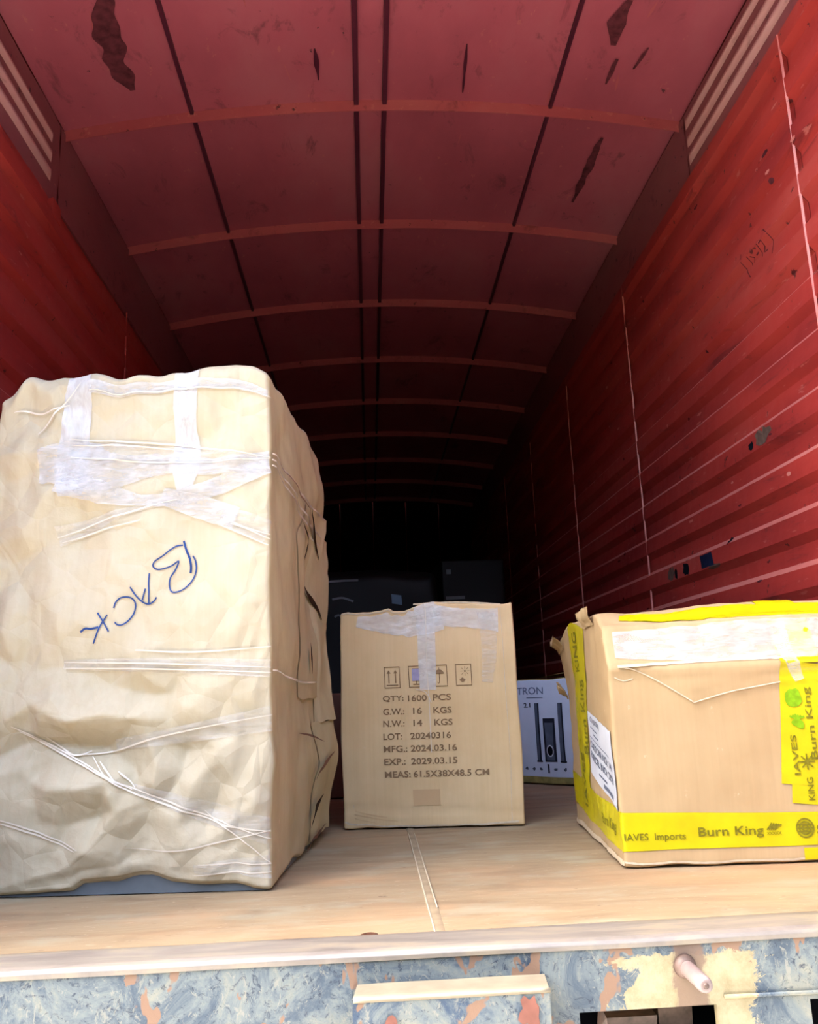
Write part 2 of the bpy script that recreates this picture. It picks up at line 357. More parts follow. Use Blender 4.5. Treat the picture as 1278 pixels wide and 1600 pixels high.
# ------------------------------------------------------------------ setting: corrugated side walls
PER = .153
def profile(z):
    """inward offset of the corrugated sheet at height z"""
    q = ((z-.686) % PER)/PER
    A = .020
    if q < .33: return 0.0                     # recessed face
    if q < .50: return A*(q-.33)/.17           # slope facing down
    if q < .875: return A                       # protruding face
    return A*(1-(q-.875)/.125)                   # ledge facing up
def zlevels(z0, z1):
    L = []; k = -6
    while True:
        b = .686+k*PER
        if b > z1: break
        for q in (0, .165, .33, .415, .50, .70, .875, .9375):
            z = b+q*PER
            if z0 < z < z1: L.append(z)
        k += 1
    return [z0]+L+[z1]
seamsY = [Y0+.0, 2.122, 3.705, 4.904, 6.12, 7.34, 8.56, YF]
def wall(side):
    sgn = 1 if side == 'right' else -1; X = XR if sgn > 0 else XL
    ztop = 2.19 if sgn > 0 else 2.10
    root = empty('wall_'+side, (0, 0, 0), kind='structure')
    Z = zlevels(-.02, ztop)
    def P(y, z, off=0):
        d = profile(z)+.004*nz(y*1.3, z*2.5, sgn*5)+.0022*nz(y*7, z*9, sgn*2)+.0012*nz(y*22, z*20, sgn)
        return (X-sgn*(d+off), y, z)
    for i, (a, b) in enumerate(zip(seamsY, seamsY[1:])):
        ny = max(8, int((b-a)/(.03 if b < 5 else .12)))
        w = MB(); off = .002*(i % 2)
        for j, (z0, z1) in enumerate(zip(Z, Z[1:])):
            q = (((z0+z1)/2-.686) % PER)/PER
            mi = 1 if q > .875 else 0  # ledge rows: pale tone stands for sky light as well as dust
            w.grid(lambda u, v: P(a+(b-a)*u, z0+(z1-z0)*v, off), ny, 1, mi, flip=(sgn > 0))
        # drop duplicate rows: merge by rounding
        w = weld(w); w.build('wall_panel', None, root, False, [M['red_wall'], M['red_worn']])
        if i:
            w = MB()
            zz = zlevels(-.02, ztop)
            for z0, z1 in zip(zz, zz[1:]):
                w.grid(lambda u, v: (X-sgn*(.0235-.006*abs(u*2-1)+.003*nz((z0+v*(z1-z0))*3, i, 4)), a-.003+.006*u+.007*nz((z0+v*(z1-z0))*2.2, i, 0), z0+(z1-z0)*v), 4, 1, flip=(sgn > 0))
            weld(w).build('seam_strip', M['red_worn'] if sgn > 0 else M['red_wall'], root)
    # upper rail zone with three ribs near the tail
    hc = 2.432 if sgn > 0 else 2.405
    w = MB(); w.grid(lambda u, v: (X-sgn*(.006+.002*nz(u*20, v*3, 1)), 2.86+(YF-2.86)*u, ztop-.004+(hc+.035-ztop)*v), 120, 5, flip=(sgn > 0))
    w.grid(lambda u, v: (X-sgn*.012*v, 2.86+(YF-2.86)*u, ztop-.004), 80, 1)
    w.build('cant_rail', M['cant_rail'], root, False)
    w = MB(); w.grid(lambda u, v: (X-sgn*(.004+.003*nz(u*6, v*3, 4)), Y0+(2.86-Y0)*u, ztop-.004+(hc+.035-ztop)*v), 40, 5, flip=(sgn > 0))
    w.build('vent_panel', M['cant_rail'], root, False)
    for k, z in enumerate(((2.408, 2.332, 2.266) if sgn > 0 else (2.326, 2.253, 2.180))):
        w = MB(); x0 = X-sgn*.004; x1 = X-sgn*.020; ye = 2.85 if sgn > 0 else 2.785
        h = .0085 if k else .006
        pr = [(x0, z+h*1.7), (x1, z+h), (x1, z-h), (x0, z-h*1.7)]
        n = 40
        for i in range(n+1):
            y = Y0+(ye-Y0)*i/n
            for (px, pz) in pr: w.v.append((px if i < n else x0, y, pz+.0012*nz(y*5, k, sgn)))
        for i in range(n):
            for q in range(3):
                f = (i*4+q, i*4+q+1, (i+1)*4+q+1, (i+1)*4+q); w.face(f if sgn < 0 else f[::-1])
        w.build('vent_rib', M['pale_rib'], root, True)
    # small bent tab under the ribs
    yb = 2.84 if sgn > 0 else 2.80; zb = ztop-.02
    w = MB(); w.box((min(X-sgn*.022, X-sgn*.002), yb-.03, zb-.05), (max(X-sgn*.022, X-sgn*.002), yb+.045, zb+.012), jit=.004); w.build('rail_tab', M['red_wall'], root)
    # floor angle
    w = MB().box((min(X, X-sgn*.03), Y0, -.02), (max(X, X-sgn*.03), YF, .03)); w.build('floor_angle', M['seam_dark'], root)
    # outer skin
    w = MB().box((min(X+sgn*.03, X+sgn*.05), Y0, -.2), (max(X+sgn*.03, X+sgn*.05), YF, 2.62)); w.build('outer_skin', M['outer'], root)
    return root, P
def weld(w):
    d = {}; r = MB(); mp = []
    for p in w.v:
        k = (round(p[0], 5), round(p[1], 5), round(p[2], 5))
        if k not in d: d[k] = len(r.v); r.v.append(p)
        mp.append(d[k])
    for f, mi in zip(w.f, w.mi):
        g = []
        for i in f:
            if mp[i] not in g: g.append(mp[i])
        if len(g) > 2: r.face(g, mi)
    return r
wr, PR = wall('right'); wl_, PL = wall('left')

# marks on the right wall: rusted holes, chips, scribble
def wallblot(name, mat, y, z, ry, rz, seed, off=.0035, n=14, rag=.3, P=PR, root=wr):
    w = MB(); blot(w, lambda a, b: P(a, b, off), y, z, ry, rz, n, seed, rag); return w.build(name, mat, root)
w = MB(); w.grid(lambda u, v: PR(3.045-.055+.11*u+.012*v, .767+.048*v, .004), 6, 4, flip=True); w.build('rust_hole', M['hole_blue'], wr)
wallblot('rust_hole', M['hole_dark'], 3.26, .790, .030, .026, 3)
wallblot('rust_hole', M['hole_dark'], 3.36, .785, .014, .026, 8)
wallblot('bare_patch', M['bare_metal'], 3.42, .790, .040, .028, 5)
wallblot('bare_patch', M['bare_metal'], 2.995, .762, .05, .008, 15)
wallblot('bare_patch', M['bare_metal'], 2.51, 1.099, .05, .028, 6)
wallblot('rust_hole', M['hole_dark'], 2.60, 1.090, .016, .012, 7)
wallblot('rust_hole', M['hole_dark'], 2.86, .83, .016, .012, 9)
for i in range(46):
    y = rnd.uniform(2.0, 4.6); z = rnd.uniform(.55, 2.1)
    wallblot('paint_chip', M['soot'] if rnd.random() < .55 else M['red_worn'], y, z, rnd.uniform(.006, .022), rnd.uniform(.003, .008), i+20, .003, 8)
for i in range(14):
    y = rnd.uniform(1.9, 3.4); z = rnd.uniform(1.1, 2.0)
    wallblot('paint_chip', M['soot'] if rnd.random() < .5 else M['red_worn'], y, z, rnd.uniform(.008, .03), rnd.uniform(.003, .008), i+90, .003, 8, .3, PL, wl_)
def stroke(mb, fn, pts, wdt, off=0):
    P_ = [Vector(fn(a, b)) for a, b in pts]; prev = None
    for i, (a, b) in enumerate(pts):
        j0, j1 = max(i-1, 0), min(i+1, len(pts)-1)
        da, db = pts[j1][0]-pts[j0][0], pts[j1][1]-pts[j0][1]; L = math.hypot(da, db) or 1
        na, nb = -db/L*wdt/2, da/L*wdt/2
        i0 = mb.vert(fn(a+na, b+nb)); i1 = mb.vert(fn(a-na, b-nb))
        if prev: mb.face((prev[0], i0, i1, prev[1]))
        prev = (i0, i1)
def dense(pts, step=.004):
    """Catmull-Rom resample"""
    out = []
    for i in range(len(pts)-1):
        p0 = pts[max(i-1, 0)]; p1 = pts[i]; p2 = pts[i+1]; p3 = pts[min(i+2, len(pts)-1)]
        n = max(1, int(math.hypot(p2[0]-p1[0], p2[1]-p1[1])/step))
        for k in range(n):
            t_ = k/n
            out.append(tuple(.5*((2*p1[c])+(-p0[c]+p2[c])*t_+(2*p0[c]-5*p1[c]+4*p2[c]-p3[c])*t_*t_+(-p0[c]+3*p1[c]-3*p2[c]+p3[c])*t_**3) for c in (0, 1)))
    out.append(pts[-1]); return out
w = MB()
scr = [[(0, .045), (.012, .02), (.01, -.02), (-.004, -.045)], [(-.03, .02), (-.03, -.015)], [(-.045, .012), (-.06, 0), (-.045, -.012)], [(-.075, 0), (-.095, .002)], [(-.105, -.02), (-.115, .022)],
       [(-.125, .018), (-.145, .02), (-.14, 0), (-.125, -.015), (-.15, -.016)], [(-.17, .045), (-.19, .02), (-.188, -.02), (-.172, -.045)]]
for s_ in scr: stroke(w, lambda a, b: PR(a, b, .003), dense([(2.50+.9*a, 1.66+.9*b) for a, b in s_], .01), .004)
w.build('chalk_scribble', M['soot'], wr)

# unseen open door leaf, added at the right to shade the left wall
dr = empty('door_1', (XR+.03, Y0-.02, 0), math.radians(-8), kind='structure', label='open rear door leaf swung back at the right of the truck tail')
w = MB(); w.grid(lambda u, v: (.0+.012*(1 if (v*16 % 1) > .5 else 0), -1.12*u, -.1+2.7*v), 8, 64); w.build('door_sheet', M['door_grey'], dr)
w = MB(); w.grid(lambda u, v: (.04, -1.12*u, -.1+2.7*v), 4, 4, flip=True); w.build('door_outer_sheet', M['outer'], dr)
for a, b, c, d in ((0, -.05, -.1, 2.6), (-1.07, -1.12, -.1, 2.6)):
    w = MB().box((-.01, b, c), (.05, a, d)); w.build('door_stile', M['door_grey'], dr)
for z in (-.1, 1.2, 2.55):
    w = MB().box((-.006, -1.07, z), (.045, -.05, z+.05)); w.build('door_rail', M['door_grey'], dr)
# ------------------------------------------------------------------ setting: roof
ce = empty('ceiling', (0, 0, 0), kind='structure')
def zbow(x): return 2.42+.0125*(x-XM)/HW+.113*(1-((x-XM)/HW)**2)
bows = [2.906+.8545*k for k in range(-1, 9)]
ribx = [XL, -.607, .010, .117, .752, XR]
bays = [Y0]+[b for b in bows if b > Y0+.1]+[YF]
for bi, (a, b) in enumerate(zip(bays, bays[1:])):
    for xa, xb in zip(ribx, ribx[1:]):
        w = MB(); nx = max(4, int((xb-xa)/.04))
        n_y = 20 if b < 5 else 8
        def rf(u, v):
            x = xa+(xb-xa)*u; y = a+(b-a)*v
            e = min(u, 1-u, 1)*min(v, 1-v)*4
            return (x, y, zbow(x)+.044+.006*nz(x*2.2, y*2.2, bi)*e*2+.002*nz(x*9, y*9, 3)*e*2)
        w.grid(rf, nx, n_y, flip=True); w.build('roof_panel', M['red_roof'], ce, True)
for b in bows:
    if b < Y0: continue
    w = MB(); n = 48
    for i in range(n+1):
        x = XL+(XR-XL)*i/n; z = zbow(x); e = .0012*nz(x*6, b, 2)
        for (dy, dz) in ((0, .046), (0, e), (.005, e), (.005, .040), (.04, .040), (.04, .046)): w.v.append((x, b+dy, z+dz))
    for i in range(n):
        for q in range(5): w.face((i*6+q, (i+1)*6+q, (i+1)*6+q+1, i*6+q+1))
    w.build('roof_bow', M['bow_paint'], ce)
for xr, wd, hh in ((-.607, .012, .012), (.010, .016, .020), (.117, .016, .020), (.752, .012, .012)):
    w = MB(); n = 60
    for i in range(n+1):
        y = Y0+(YF-Y0)*i/n; z = zbow(xr)+.044
        for (dx, dz) in ((-wd/2-.002, .002), (-wd/2, -hh), (wd/2, -hh), (wd/2+.002, .002)): w.v.append((xr+dx+.0015*nz(y*3, xr*9, 0), y, z+dz))
    for i in range(n):
        for q in range(3): w.face((i*4+q, i*4+q+1, (i+1)*4+q+1, (i+1)*4+q))
    w.build('roof_seam', M['seam_dark'], ce)
# roof skin above
w = MB(); w.grid(lambda u, v: (XL-.05+(XR-XL+.1)*u, Y0+(YF-Y0)*v, zbow(XL+(XR-XL)*u)+.07), 20, 4); w.build('outer_roof', M['outer'], ce, True)
def RF(x, y, off=.0075): return (x, y, zbow(x)+.044-off)
def roofstain(pts, wds, mat, name='stain', seed=0):
    w = MB(); prev = None; n = len(pts)
    pp = dense(pts, .012); N = len(pp)
    for i, (x, y) in enumerate(pp):
        t_ = i/(N-1)*(len(wds)-1); k = min(int(t_), len(wds)-2); wd = wds[k]*(1-(t_-k))+wds[k+1]*(t_-k)
        l = wd*(.5+.35*nz(y*14, seed, 1)); r = wd*(.5+.35*nz(y*14, seed, 9))
        row = [w.vert(RF(x-l, y)), w.vert(RF(x, y)), w.vert(RF(x+r, y))]
        if prev:
            for q in (0, 1): w.face((prev[q], row[q], row[q+1], prev[q+1]))
        prev = row
    w.build(name, mat, ce)
roofstain([(-.75, 2.30), (-.79, 2.45), (-.80, 2.60), (-.785, 2.745)], [.05, .075, .085, .07, .02], M['soot'])
roofstain([(.99, 3.05), (.985, 3.28), (.978, 3.52)], [.01, .035, .03, .008], M['soot'], seed=3)
roofstain([(.90, 2.36), (.885, 2.45), (.90, 2.56)], [.02, .06, .02], M['soot'], seed=5)
roofstain([(.93, 2.62), (.925, 2.75)], [.01, .018, .006], M['soot'], seed=6)
roofstain([(1.02, 2.55), (1.0, 2.66)], [.006, .014, .006], M['soot'], seed=7)
roofstain([(-.13, 2.62), (-.125, 2.78)], [.006, .018, .004], M['seam_dark'], seed=8)
roofstain([(.40, 2.6), (.41, 2.85)], [.006, .012, .004], M['seam_dark'], seed=9)
for i in range(22):
    x = rnd.uniform(-.9, 1.1); y = rnd.uniform(2.3, 4.4)
    if min(abs(y-b_) for b_ in bows) < .08: continue
    roofstain([(x, y), (x+rnd.uniform(-.02, .02), y+rnd.uniform(.03, .12))], [.002, rnd.uniform(.003, .009), .002], M['bow_paint'], 'paint_scrape', i+30)

# front bulkhead
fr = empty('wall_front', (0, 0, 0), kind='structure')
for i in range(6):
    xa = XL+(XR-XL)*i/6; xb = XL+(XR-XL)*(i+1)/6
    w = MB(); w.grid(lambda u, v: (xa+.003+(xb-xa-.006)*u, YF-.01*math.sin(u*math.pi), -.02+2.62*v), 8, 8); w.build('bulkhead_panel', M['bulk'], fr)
w = MB().box((XL-.05, YF+.01, -.2), (XR+.05, YF+.03, 2.64)); w.build('outer_skin', M['outer'], fr)

# ------------------------------------------------------------------ cartons
class Carton:
    """a soft-edged carton in its own frame: x along the front, y into the truck, z up"""
    def __init__(s, name, label, cat, O, ang, w, d, h, r=.005, disp=None, group=None):
        s.w, s.d, s.h, s.r = w, d, h, r; s.disp = disp or (lambda x, y, z: (0, 0, 0))
        s.root = empty(name, O, math.radians(ang), label=label, category=cat)
        if group: s.root['group'] = group
    def base(s, face, u, v):
        w, d, h = s.w, s.d, s.h
        return {'f': (u, 0, v), 'b': (u, d, v), 'l': (0, u, v), 'r': (w, u, v), 't': (u, v, h), 'u': (u, v, 0)}[face]
    def pt(s, p, off=0, face=None):
        r = s.r; dims = (s.w, s.d, s.h)
        q = Vector([min(max(c, r), D-r) for c, D in zip(p, dims)]); e = Vector(p)-q
        if e.length < 1e-9: n = Vector((0, 0, 1))
        else: n = e.normalized()
        return q+n*(r+off)+Vector(s.disp(*p))
    def M(s, face, u, v, off=.001): return s.pt(s.base(face, u, v), off)
    def body(s, name, mat, step=.02, faces='fblrtu', mats=None, pick=None, keep=None):
        w = MB(); dim = {'f': (s.w, s.h), 'b': (s.w, s.h), 'l': (s.d, s.h), 'r': (s.d, s.h), 't': (s.w, s.d), 'u': (s.w, s.d)}
        flip = {'f': False, 'b': True, 'l': True, 'r': False, 't': False, 'u': True}
        def lv(D):
            n = max(4, int(D/step)); L = [D*i/n for i in range(n+1)]
            return sorted(set([0, s.r*.3, s.r*.65, s.r, D-s.r, D-s.r*.65, D-s.r*.3, D]+[x for x in L if s.r*1.3 < x < D-s.r*1.3]))
        for f in faces:
            A, B = lv(dim[f][0]), lv(dim[f][1]); b0 = len(w.v)
            for v in B:
                for u in A: w.v.append(tuple(s.pt(s.base(f, u, v))))
            for j in range(len(B)-1):
                for i in range(len(A)-1):
                    uu, vv = (A[i]+A[i+1])/2, (B[j]+B[j+1])/2
                    if keep and not keep(f, uu, vv): continue
                    q = (b0+j*len(A)+i, b0+j*len(A)+i+1, b0+(j+1)*len(A)+i+1, b0+(j+1)*len(A)+i)
                    w.face(q[::-1] if flip[f] else q, pick(f, uu, vv) if pick else 0)
        return weld(w).build(name, mat, s.root, True, mats)
    def strip(s, name, face, pts, width, mat, off=.001, wrk=0, label=None, seed=0, nacross=5, parent=None, widths=None, rag=0):
        pp = dense(pts, .006); w = MB(); prev = None; N = len(pp)
        for i, (a, b) in enumerate(pp):
            j0, j1 = max(i-1, 0), min(i+1, N-1); da, db = pp[j1][0]-pp[j0][0], pp[j1][1]-pp[j0][1]; L = math.hypot(da, db) or 1
            W = width
            if widths:
                t_ = i/max(1, N-1)*(len(widths)-1); k = min(int(t_), len(widths)-2); W = widths[k]*(1-t_+k)+widths[k+1]*(t_-k)
            row = []
            for q in range(nacross+1):
                t_ = q/nacross-.5
                if q in (0, nacross) and rag: t_ *= 1+rag*nz(i*.35, seed, q)
                u = a-db/L*W*t_; v = b+da/L*W*t_
                o = off+wrk*(nz(u*60, v*60, seed)+nz(t_*9, i*.08, seed+3))
                row.append(w.vert(s.M(face, u, v, max(o, .0006))))
            if prev:
                for q in range(nacross): w.face((prev[q+1], row[q+1], row[q], prev[q]) if False else (prev[q], row[q], row[q+1], prev[q+1]))
            prev = row
        o = w.build(name, mat, parent or s.root, True)
        if label: o['label'] = label
        return o
    def poly(s, name, face, fn_uv, nu, nv, mat, off=.001, parent=None, wrk=0, seed=0, label=None):
        w = MB()
        def g(a, b):
            u, v = fn_uv(a, b); return s.M(face, u, v, max(.0006, off+wrk*nz(u*50, v*50, seed)))
        w.grid(g, nu, nv); o = w.build(name, mat, parent or s.root, True)
        if label: o['label'] = label
        return o
TXT = {}
def text_geo(txt, bold=0):
    if (txt, bold) in TXT: return TXT[(txt, bold)]
    cu = bpy.data.curves.new('t', 'FONT'); cu.body = txt; cu.size = 1; cu.resolution_u = 3; cu.offset = bold
    o = bpy.data.objects.new('t', cu); COL.objects.link(o); bpy.context.view_layer.update()
    me = bpy.data.meshes.new_from_object(o.evaluated_get(bpy.context.evaluated_depsgraph_get()))
    v = [(p.co.x, p.co.y) for p in me.vertices]; f = [tuple(p.vertices) for p in me.polygons]
    bpy.data.objects.remove(o); bpy.data.curves.remove(cu); bpy.data.meshes.remove(me)
    x0 = min(a for a, b in v); x1 = max(a for a, b in v); y0 = min(b for a, b in v); y1 = max(b for a, b in v)
    TXT[(txt, bold)] = ([((a-x0)/(x1-x0), (b-y0)/(y1-y0)) for a, b in v], f); return TXT[(txt, bold)]
def text_on(mb, fn, txt, u0, u1, v0, v1, bold=.012, flip=False, rot=False):
    V, Fc = text_geo(txt, bold); k = len(mb.v)
    for a, b in V:
        if flip: a = 1-a; b = 1-b
        mb.v.append(tuple(fn(u0+(u1-u0)*b, v0+(v1-v0)*a) if rot else fn(u0+(u1-u0)*a, v0+(v1-v0)*b)))
    for f in Fc: mb.face([k+i for i in f])
def rect(mb, fn, u0, u1, v0, v1, lw=None, n=6):
    def q(a0, a1, b0, b1):
        mb.grid(lambda s_, t_: fn(a0+(a1-a0)*s_, b0+(b1-b0)*t_), n, 1 if b1-b0 < .01 else n)
    if lw is None: q(u0, u1, v0, v1)
    else: q(u0, u1, v0, v0+lw); q(u0, u1, v1-lw, v1); q(u0, u0+lw, v0, v1); q(u1-lw, u1, v0, v1)

# ============ big package wrapped in kraft paper
FP = [  # (x, z, height cm) fold points of the front
 (.0, 1.065, .0), (.6, 1.065, 0), (0, 0, 0), (.6, 0, 0), (.3, 1.065, .3), (.0, .9, .4), (.0, .7, .2), (.0, .5, .5), (.0, .3, .3), (.0, .15, .5), (.6, .9, .1), (.6, .7, 0), (.6, .5, .1), (.6, .3, 0), (.6, .15, .1),
 (.16, 1.0, .6), (.42, 1.02, .5), (.30, .98, 0), (.52, .97, .1), (.30, .90, .5), (.16, .90, .8), (.45, .90, .3), (.52, .86, .5), (.08, .97, .2), (.05, .90, 1.1), (.09, .86, .4), (.03, .84, .2),
 (.40, .79, .9), (.29, .80, .4), (.22, .79, 1.2), (.20, .74, .2), (.12, .80, 1.0), (.50, .80, .2), (.54, .72, .3),
 (.08, .72, 1.2), (.13, .70, .3), (.09, .60, .4), (.05, .66, .1), (.14, .58, 1.0), (.17, .50, 1.3), (.10, .50, .2), (.05, .52, 1.4), (.03, .42, 1.6), (.08, .44, .3),
 (.24, .66, .5), (.32, .68, .9), (.36, .58, .4), (.30, .50, .8), (.24, .56, .9), (.44, .66, .3), (.48, .56, .7), (.52, .45, .2), (.44, .44, .9),
 (.20, .44, 1.0), (.17, .40, 1.7), (.15, .355, 2.4), (.20, .335, 2.6), (.27, .345, 2.5), (.12, .375, 1.6), (.34, .335, 1.7), (.36, .30, 1.2), (.28, .40, .9), (.33, .43, 1.5), (.36, .38, .3),
 (.19, .285, .3), (.27, .28, .2), (.12, .30, .3), (.07, .34, 1.5), (.05, .27, .3), (.23, .235, 1.4), (.16, .205, 2.1), (.22, .205, 2.3), (.28, .215, 1.9), (.12, .22, 1.0), (.20, .135, .3), (.26, .15, .3), (.14, .14, .6),
 (.30, .16, 1.8), (.33, .235, .5), (.38, .24, 1.6), (.40, .33, 1.1), (.43, .27, .4), (.47, .34, 1.4), (.50, .27, 1.2), (.45, .205, 1.3), (.53, .22, .5), (.49, .155, .2), (.55, .30, .3), (.40, .18, .7),
 (.24, .08, 1.3), (.36, .10, .5), (.30, .04, .3), (.18, .04, .6), (.44, .08, 1.0), (.52, .09, .3), (.08, .12, 1.1), (.05, .06, .3), (.12, .03, .4), (.48, .03, .4), (.40, .03, .3), (.57, .17, .6), (.57, .40, .5), (.57, .06, .1), (.02, .22, 1.2)]
r2 = random.Random(3)
for i in range(90):
    x = r2.uniform(.01, .59); z = r2.uniform(.02, 1.05)
    if min((x-a)**2+(z-b)**2 for a, b, c in FP) > .030**2: FP.append((x, z, None))
base_pts = [p for p in FP if p[2] is not None]
def idw(x, z):
    s_ = 0; t_ = 0
    for a, b, c in base_pts:
        k = 1/((x-a)**2+(z-b)**2+1e-5)**2; s_ += k*c; t_ += k
    return s_/t_
FP = [(a, b, (c if c is not None else idw(a, b)+r2.uniform(-.25, .3))) for a, b, c in FP]
res = geometry.delaunay_2d_cdt([Vector((a, b)) for a, b, c in FP], [], [], 0, 1e-6)
TV = [(v.x, v.y) for v in res[0]]; TF = [tuple(f) for f in res[2]]; TO = res[3]
TH = [FP[o[0]][2]*.01 for o in TO]
def tin(x, z):
    x = min(max(x, .0005), .5995); z = min(max(z, .0005), 1.0645)
    for a, b, c in TF:
        (x1, y1), (x2, y2), (x3, y3) = TV[a], TV[b], TV[c]
        D = (y2-y3)*(x1-x3)+(x3-x2)*(y1-y3)
        if abs(D) < 1e-12: continue
        l1 = ((y2-y3)*(x-x3)+(x3-x2)*(z-y3))/D; l2 = ((y3-y1)*(x-x3)+(x1-x3)*(z-y3))/D; l3 = 1-l1-l2
        if l1 >= -1e-6 and l2 >= -1e-6 and l3 >= -1e-6: return l1*TH[a]+l2*TH[b]+l3*TH[c]
    return 0
GX, GZ = 110, 190
HG = [[tin(.6*i/GX, 1.065*j/GZ) for i in range(GX+1)] for j in range(GZ+1)]
for _ in range(0):
    HG = [[(HG[j][i]*2+HG[max(j-1, 0)][i]+HG[min(j+1, GZ)][i]+HG[j][max(i-1, 0)]+HG[j][min(i+1, GX)])/6 for i in range(GX+1)] for j in range(GZ+1)]
def fh(x, z):
    a = min(max(x/.6*GX, 0), GX-.001); b = min(max(z/1.065*GZ, 0), GZ-.001); i, j = int(a), int(b); a -= i; b -= j
    return (HG[j][i]*(1-a)+HG[j][i+1]*a)*(1-b)+(HG[j+1][i]*(1-a)+HG[j+1][i+1]*a)*b
TEAR = [(0, .002), (.1, .006), (.205, .010), (.225, .026), (.30, .031), (.356, .040), (.40, .026), (.442, .018), (.48, .016), (.531, .017), (.565, .004), (.6, .0)]
def lerp(T, x):
    for (a, b), (c, d) in zip(T, T[1:]):
        if a <= x <= c: return b+(d-b)*(x-a)/(c-a)
    return T[-1][1] if x > T[-1][0] else T[0][1]
def sm(x): x = min(max(x, 0), 1); return x*x*(3-2*x)
def rdg(x, z, sc, sd_):
    return .5-abs(nz(x*sc, z*sc*.8, sd_))*1.6
def pack_disp(x, y, z):
    W, Dp, H = .6, .70, 1.065
    fy_ = 1-sm(y/.12)                     # influence of the front face
    kx = min(1, min(x, W-x)/.035+.10)
    fr_ = fh(x, z)*fy_*(kx if x > .3 else 1)
    dy = -fr_*2.1 - .001*nz(x*40, z*40, 1)*fy_ - fy_*kx*(.010*rdg(x, z, 7.5, 1)+.004*rdg(x, z, 17, 5)+sm((z-.86)/.08)*.012*rdg(x, z, 13, 9)*(1.0 if x < .22 else .4))
    # right side bulges and dents
    fx = sm((x-.45)/.15); side = .026*math.exp(-((z-.22)/.12)**2-((y-.62)/.16)**2)+.012*math.exp(-((z-.93)/.10)**2-((y-.60)/.18)**2)
    side -= .030*math.exp(-((z-.66)/.13)**2-((y-.52)/.10)**2)
    side += .012*nz(y*7, z*7, 8)*sm(y/.15)+.0018*nz(y*24, z*20, 4)*sm(y/.08)
    dx = fx*side - (1-sm(x/.12))*(.012*nz(y*6, z*6, 2)+.008*nz(y*3, z*9, 3))
    ft = sm((z-.93)/.135)                 # crumpled top
    dz = ft*(.016*nz(x*8+3, y*7, 0)+.008*nz(x*21, y*17, 4)+.014*math.exp(-((x-.19)/.09)**2)+.016*math.exp(-((x-.50)/.10)**2)-.010*math.exp(-((x-.29)/.035)**2))
    dz -= ft*.035*sm((.07-x)/.07)+ft*.02*sm((x-.56)/.04)*0.5
    dz -= ft*.02*sm((y-.5)/.2)
    if z < .09:
        k = 1-z/.09
        dz += k*(lerp(TEAR, x)*(1-sm(y/.05)) + fx*(.010+.012*nz(y*14, 0, 3))*sm(y/.2))
        dz += k*.001
    dx += fx*(.006*nz(z*6, 3, 3)+.0025*nz(z*19, 5, 1))*(1-sm(y/.12))
    return (dx, dy, dz)
pk = Carton('wrapped_package', 'tall package wrapped in crumpled kraft paper with white tape and blue BACK handwriting', 'package', (-.797, 1.856, .0), -5.6, .6, .70, 1.065, .010, pack_disp)
pk.body('paper_wrapping', None, .0056, mats=[M['kraft'], M['kraft_side']], pick=lambda f, u, v: 1 if f in 'r' else 0)
w = MB().box((.012, .010, .0), (.588, .69, .3)); o = w.build('appliance_base', M['grey_base'], pk.root); o['label'] = 'grey base showing through the torn paper'
# the side: loose torn sheets lapping over each other
def sheet(name, pts_l, pts_r, z0, z1, off, seed, curl=.01, mat='kraft_side'):
    w = MB()
    def g(a, b):
        z = z0+(z1-z0)*b
        yl = lerp(pts_l, z)+.004*nz(z*30, seed, 1); yr = lerp(pts_r, z)+.006*nz(z*26, seed, 5)
        y = yl+(yr-yl)*a
        e = .02
        o_ = off*sm(a*4)+curl*(max(a-.5, 0)*2)**3*(.6+.6*nz(z*8, seed, 2))+.003*nz(y*20, z*14, seed)
        return pk.M('r', y, z+.006*nz(y*18, seed, 7), max(o_, .002))
    w.grid(g, 16, 60); return w.build(name, M[mat], pk.root, True)
sheet('torn_sheet', [(.40, .30), (.44, .30), (.6, .36), (.75, .30), (.86, .44)], [(.40, .62), (.55, .69), (.66, .60), (.75, .62), (.86, .68)], .36, .86, .006, 1, .012)
sheet('torn_sheet', [(.30, .50), (.5, .56), (.80, .52)], [(.3, .68), (.8, .695)], .30, .80, .012, 3, .014)
sheet('torn_sheet', [(.0, .40), (.12, .44), (.2, .50), (.3, .44)], [(0, .66), (.3, .70)], .012, .30, .006, 4, .012)
for (a, b), (c, d), wd in (((.33, .79), (.52, .69), .018), ((.45, .86), (.61, .735), .016), ((.50, .665), (.64, .57), .024), ((.45, .50), (.43, .42), .016), ((.23, .285), (.52, .25), .006), ((.35, .06), (.52, .12), .02), ((.30, .012), (.60, .03), .012), ((.42, .165), (.60, .22), .012), ((.05, .868), (.50, .83), .004)):
    pk.strip('torn_gap', 'r', [(a, b), ((a+c)/2, (b+d)/2+.004), (c, d)], wd, M['slit'] if wd > .015 else M['card_brown'], .0145, widths=[.001, wd, .001], nacross=2)  # strips laid on the paper, the dark of the slits painted in
# right upper side wrinkle band (twisted film running round the corner)
for i, (p, q) in enumerate((((.0, .862), (.69, .80)), ((.0, .875), (.69, .86)), ((0, .85), (.69, .77)), ((0, .42), (.5, .40)))):
    pk.strip('film_crease', 'r', [p, ((p[0]+q[0])/2, (p[1]+q[1])/2-.01), q], .005, M['film_line'], .012, widths=[.003, .005, .004], nacross=2, seed=i)
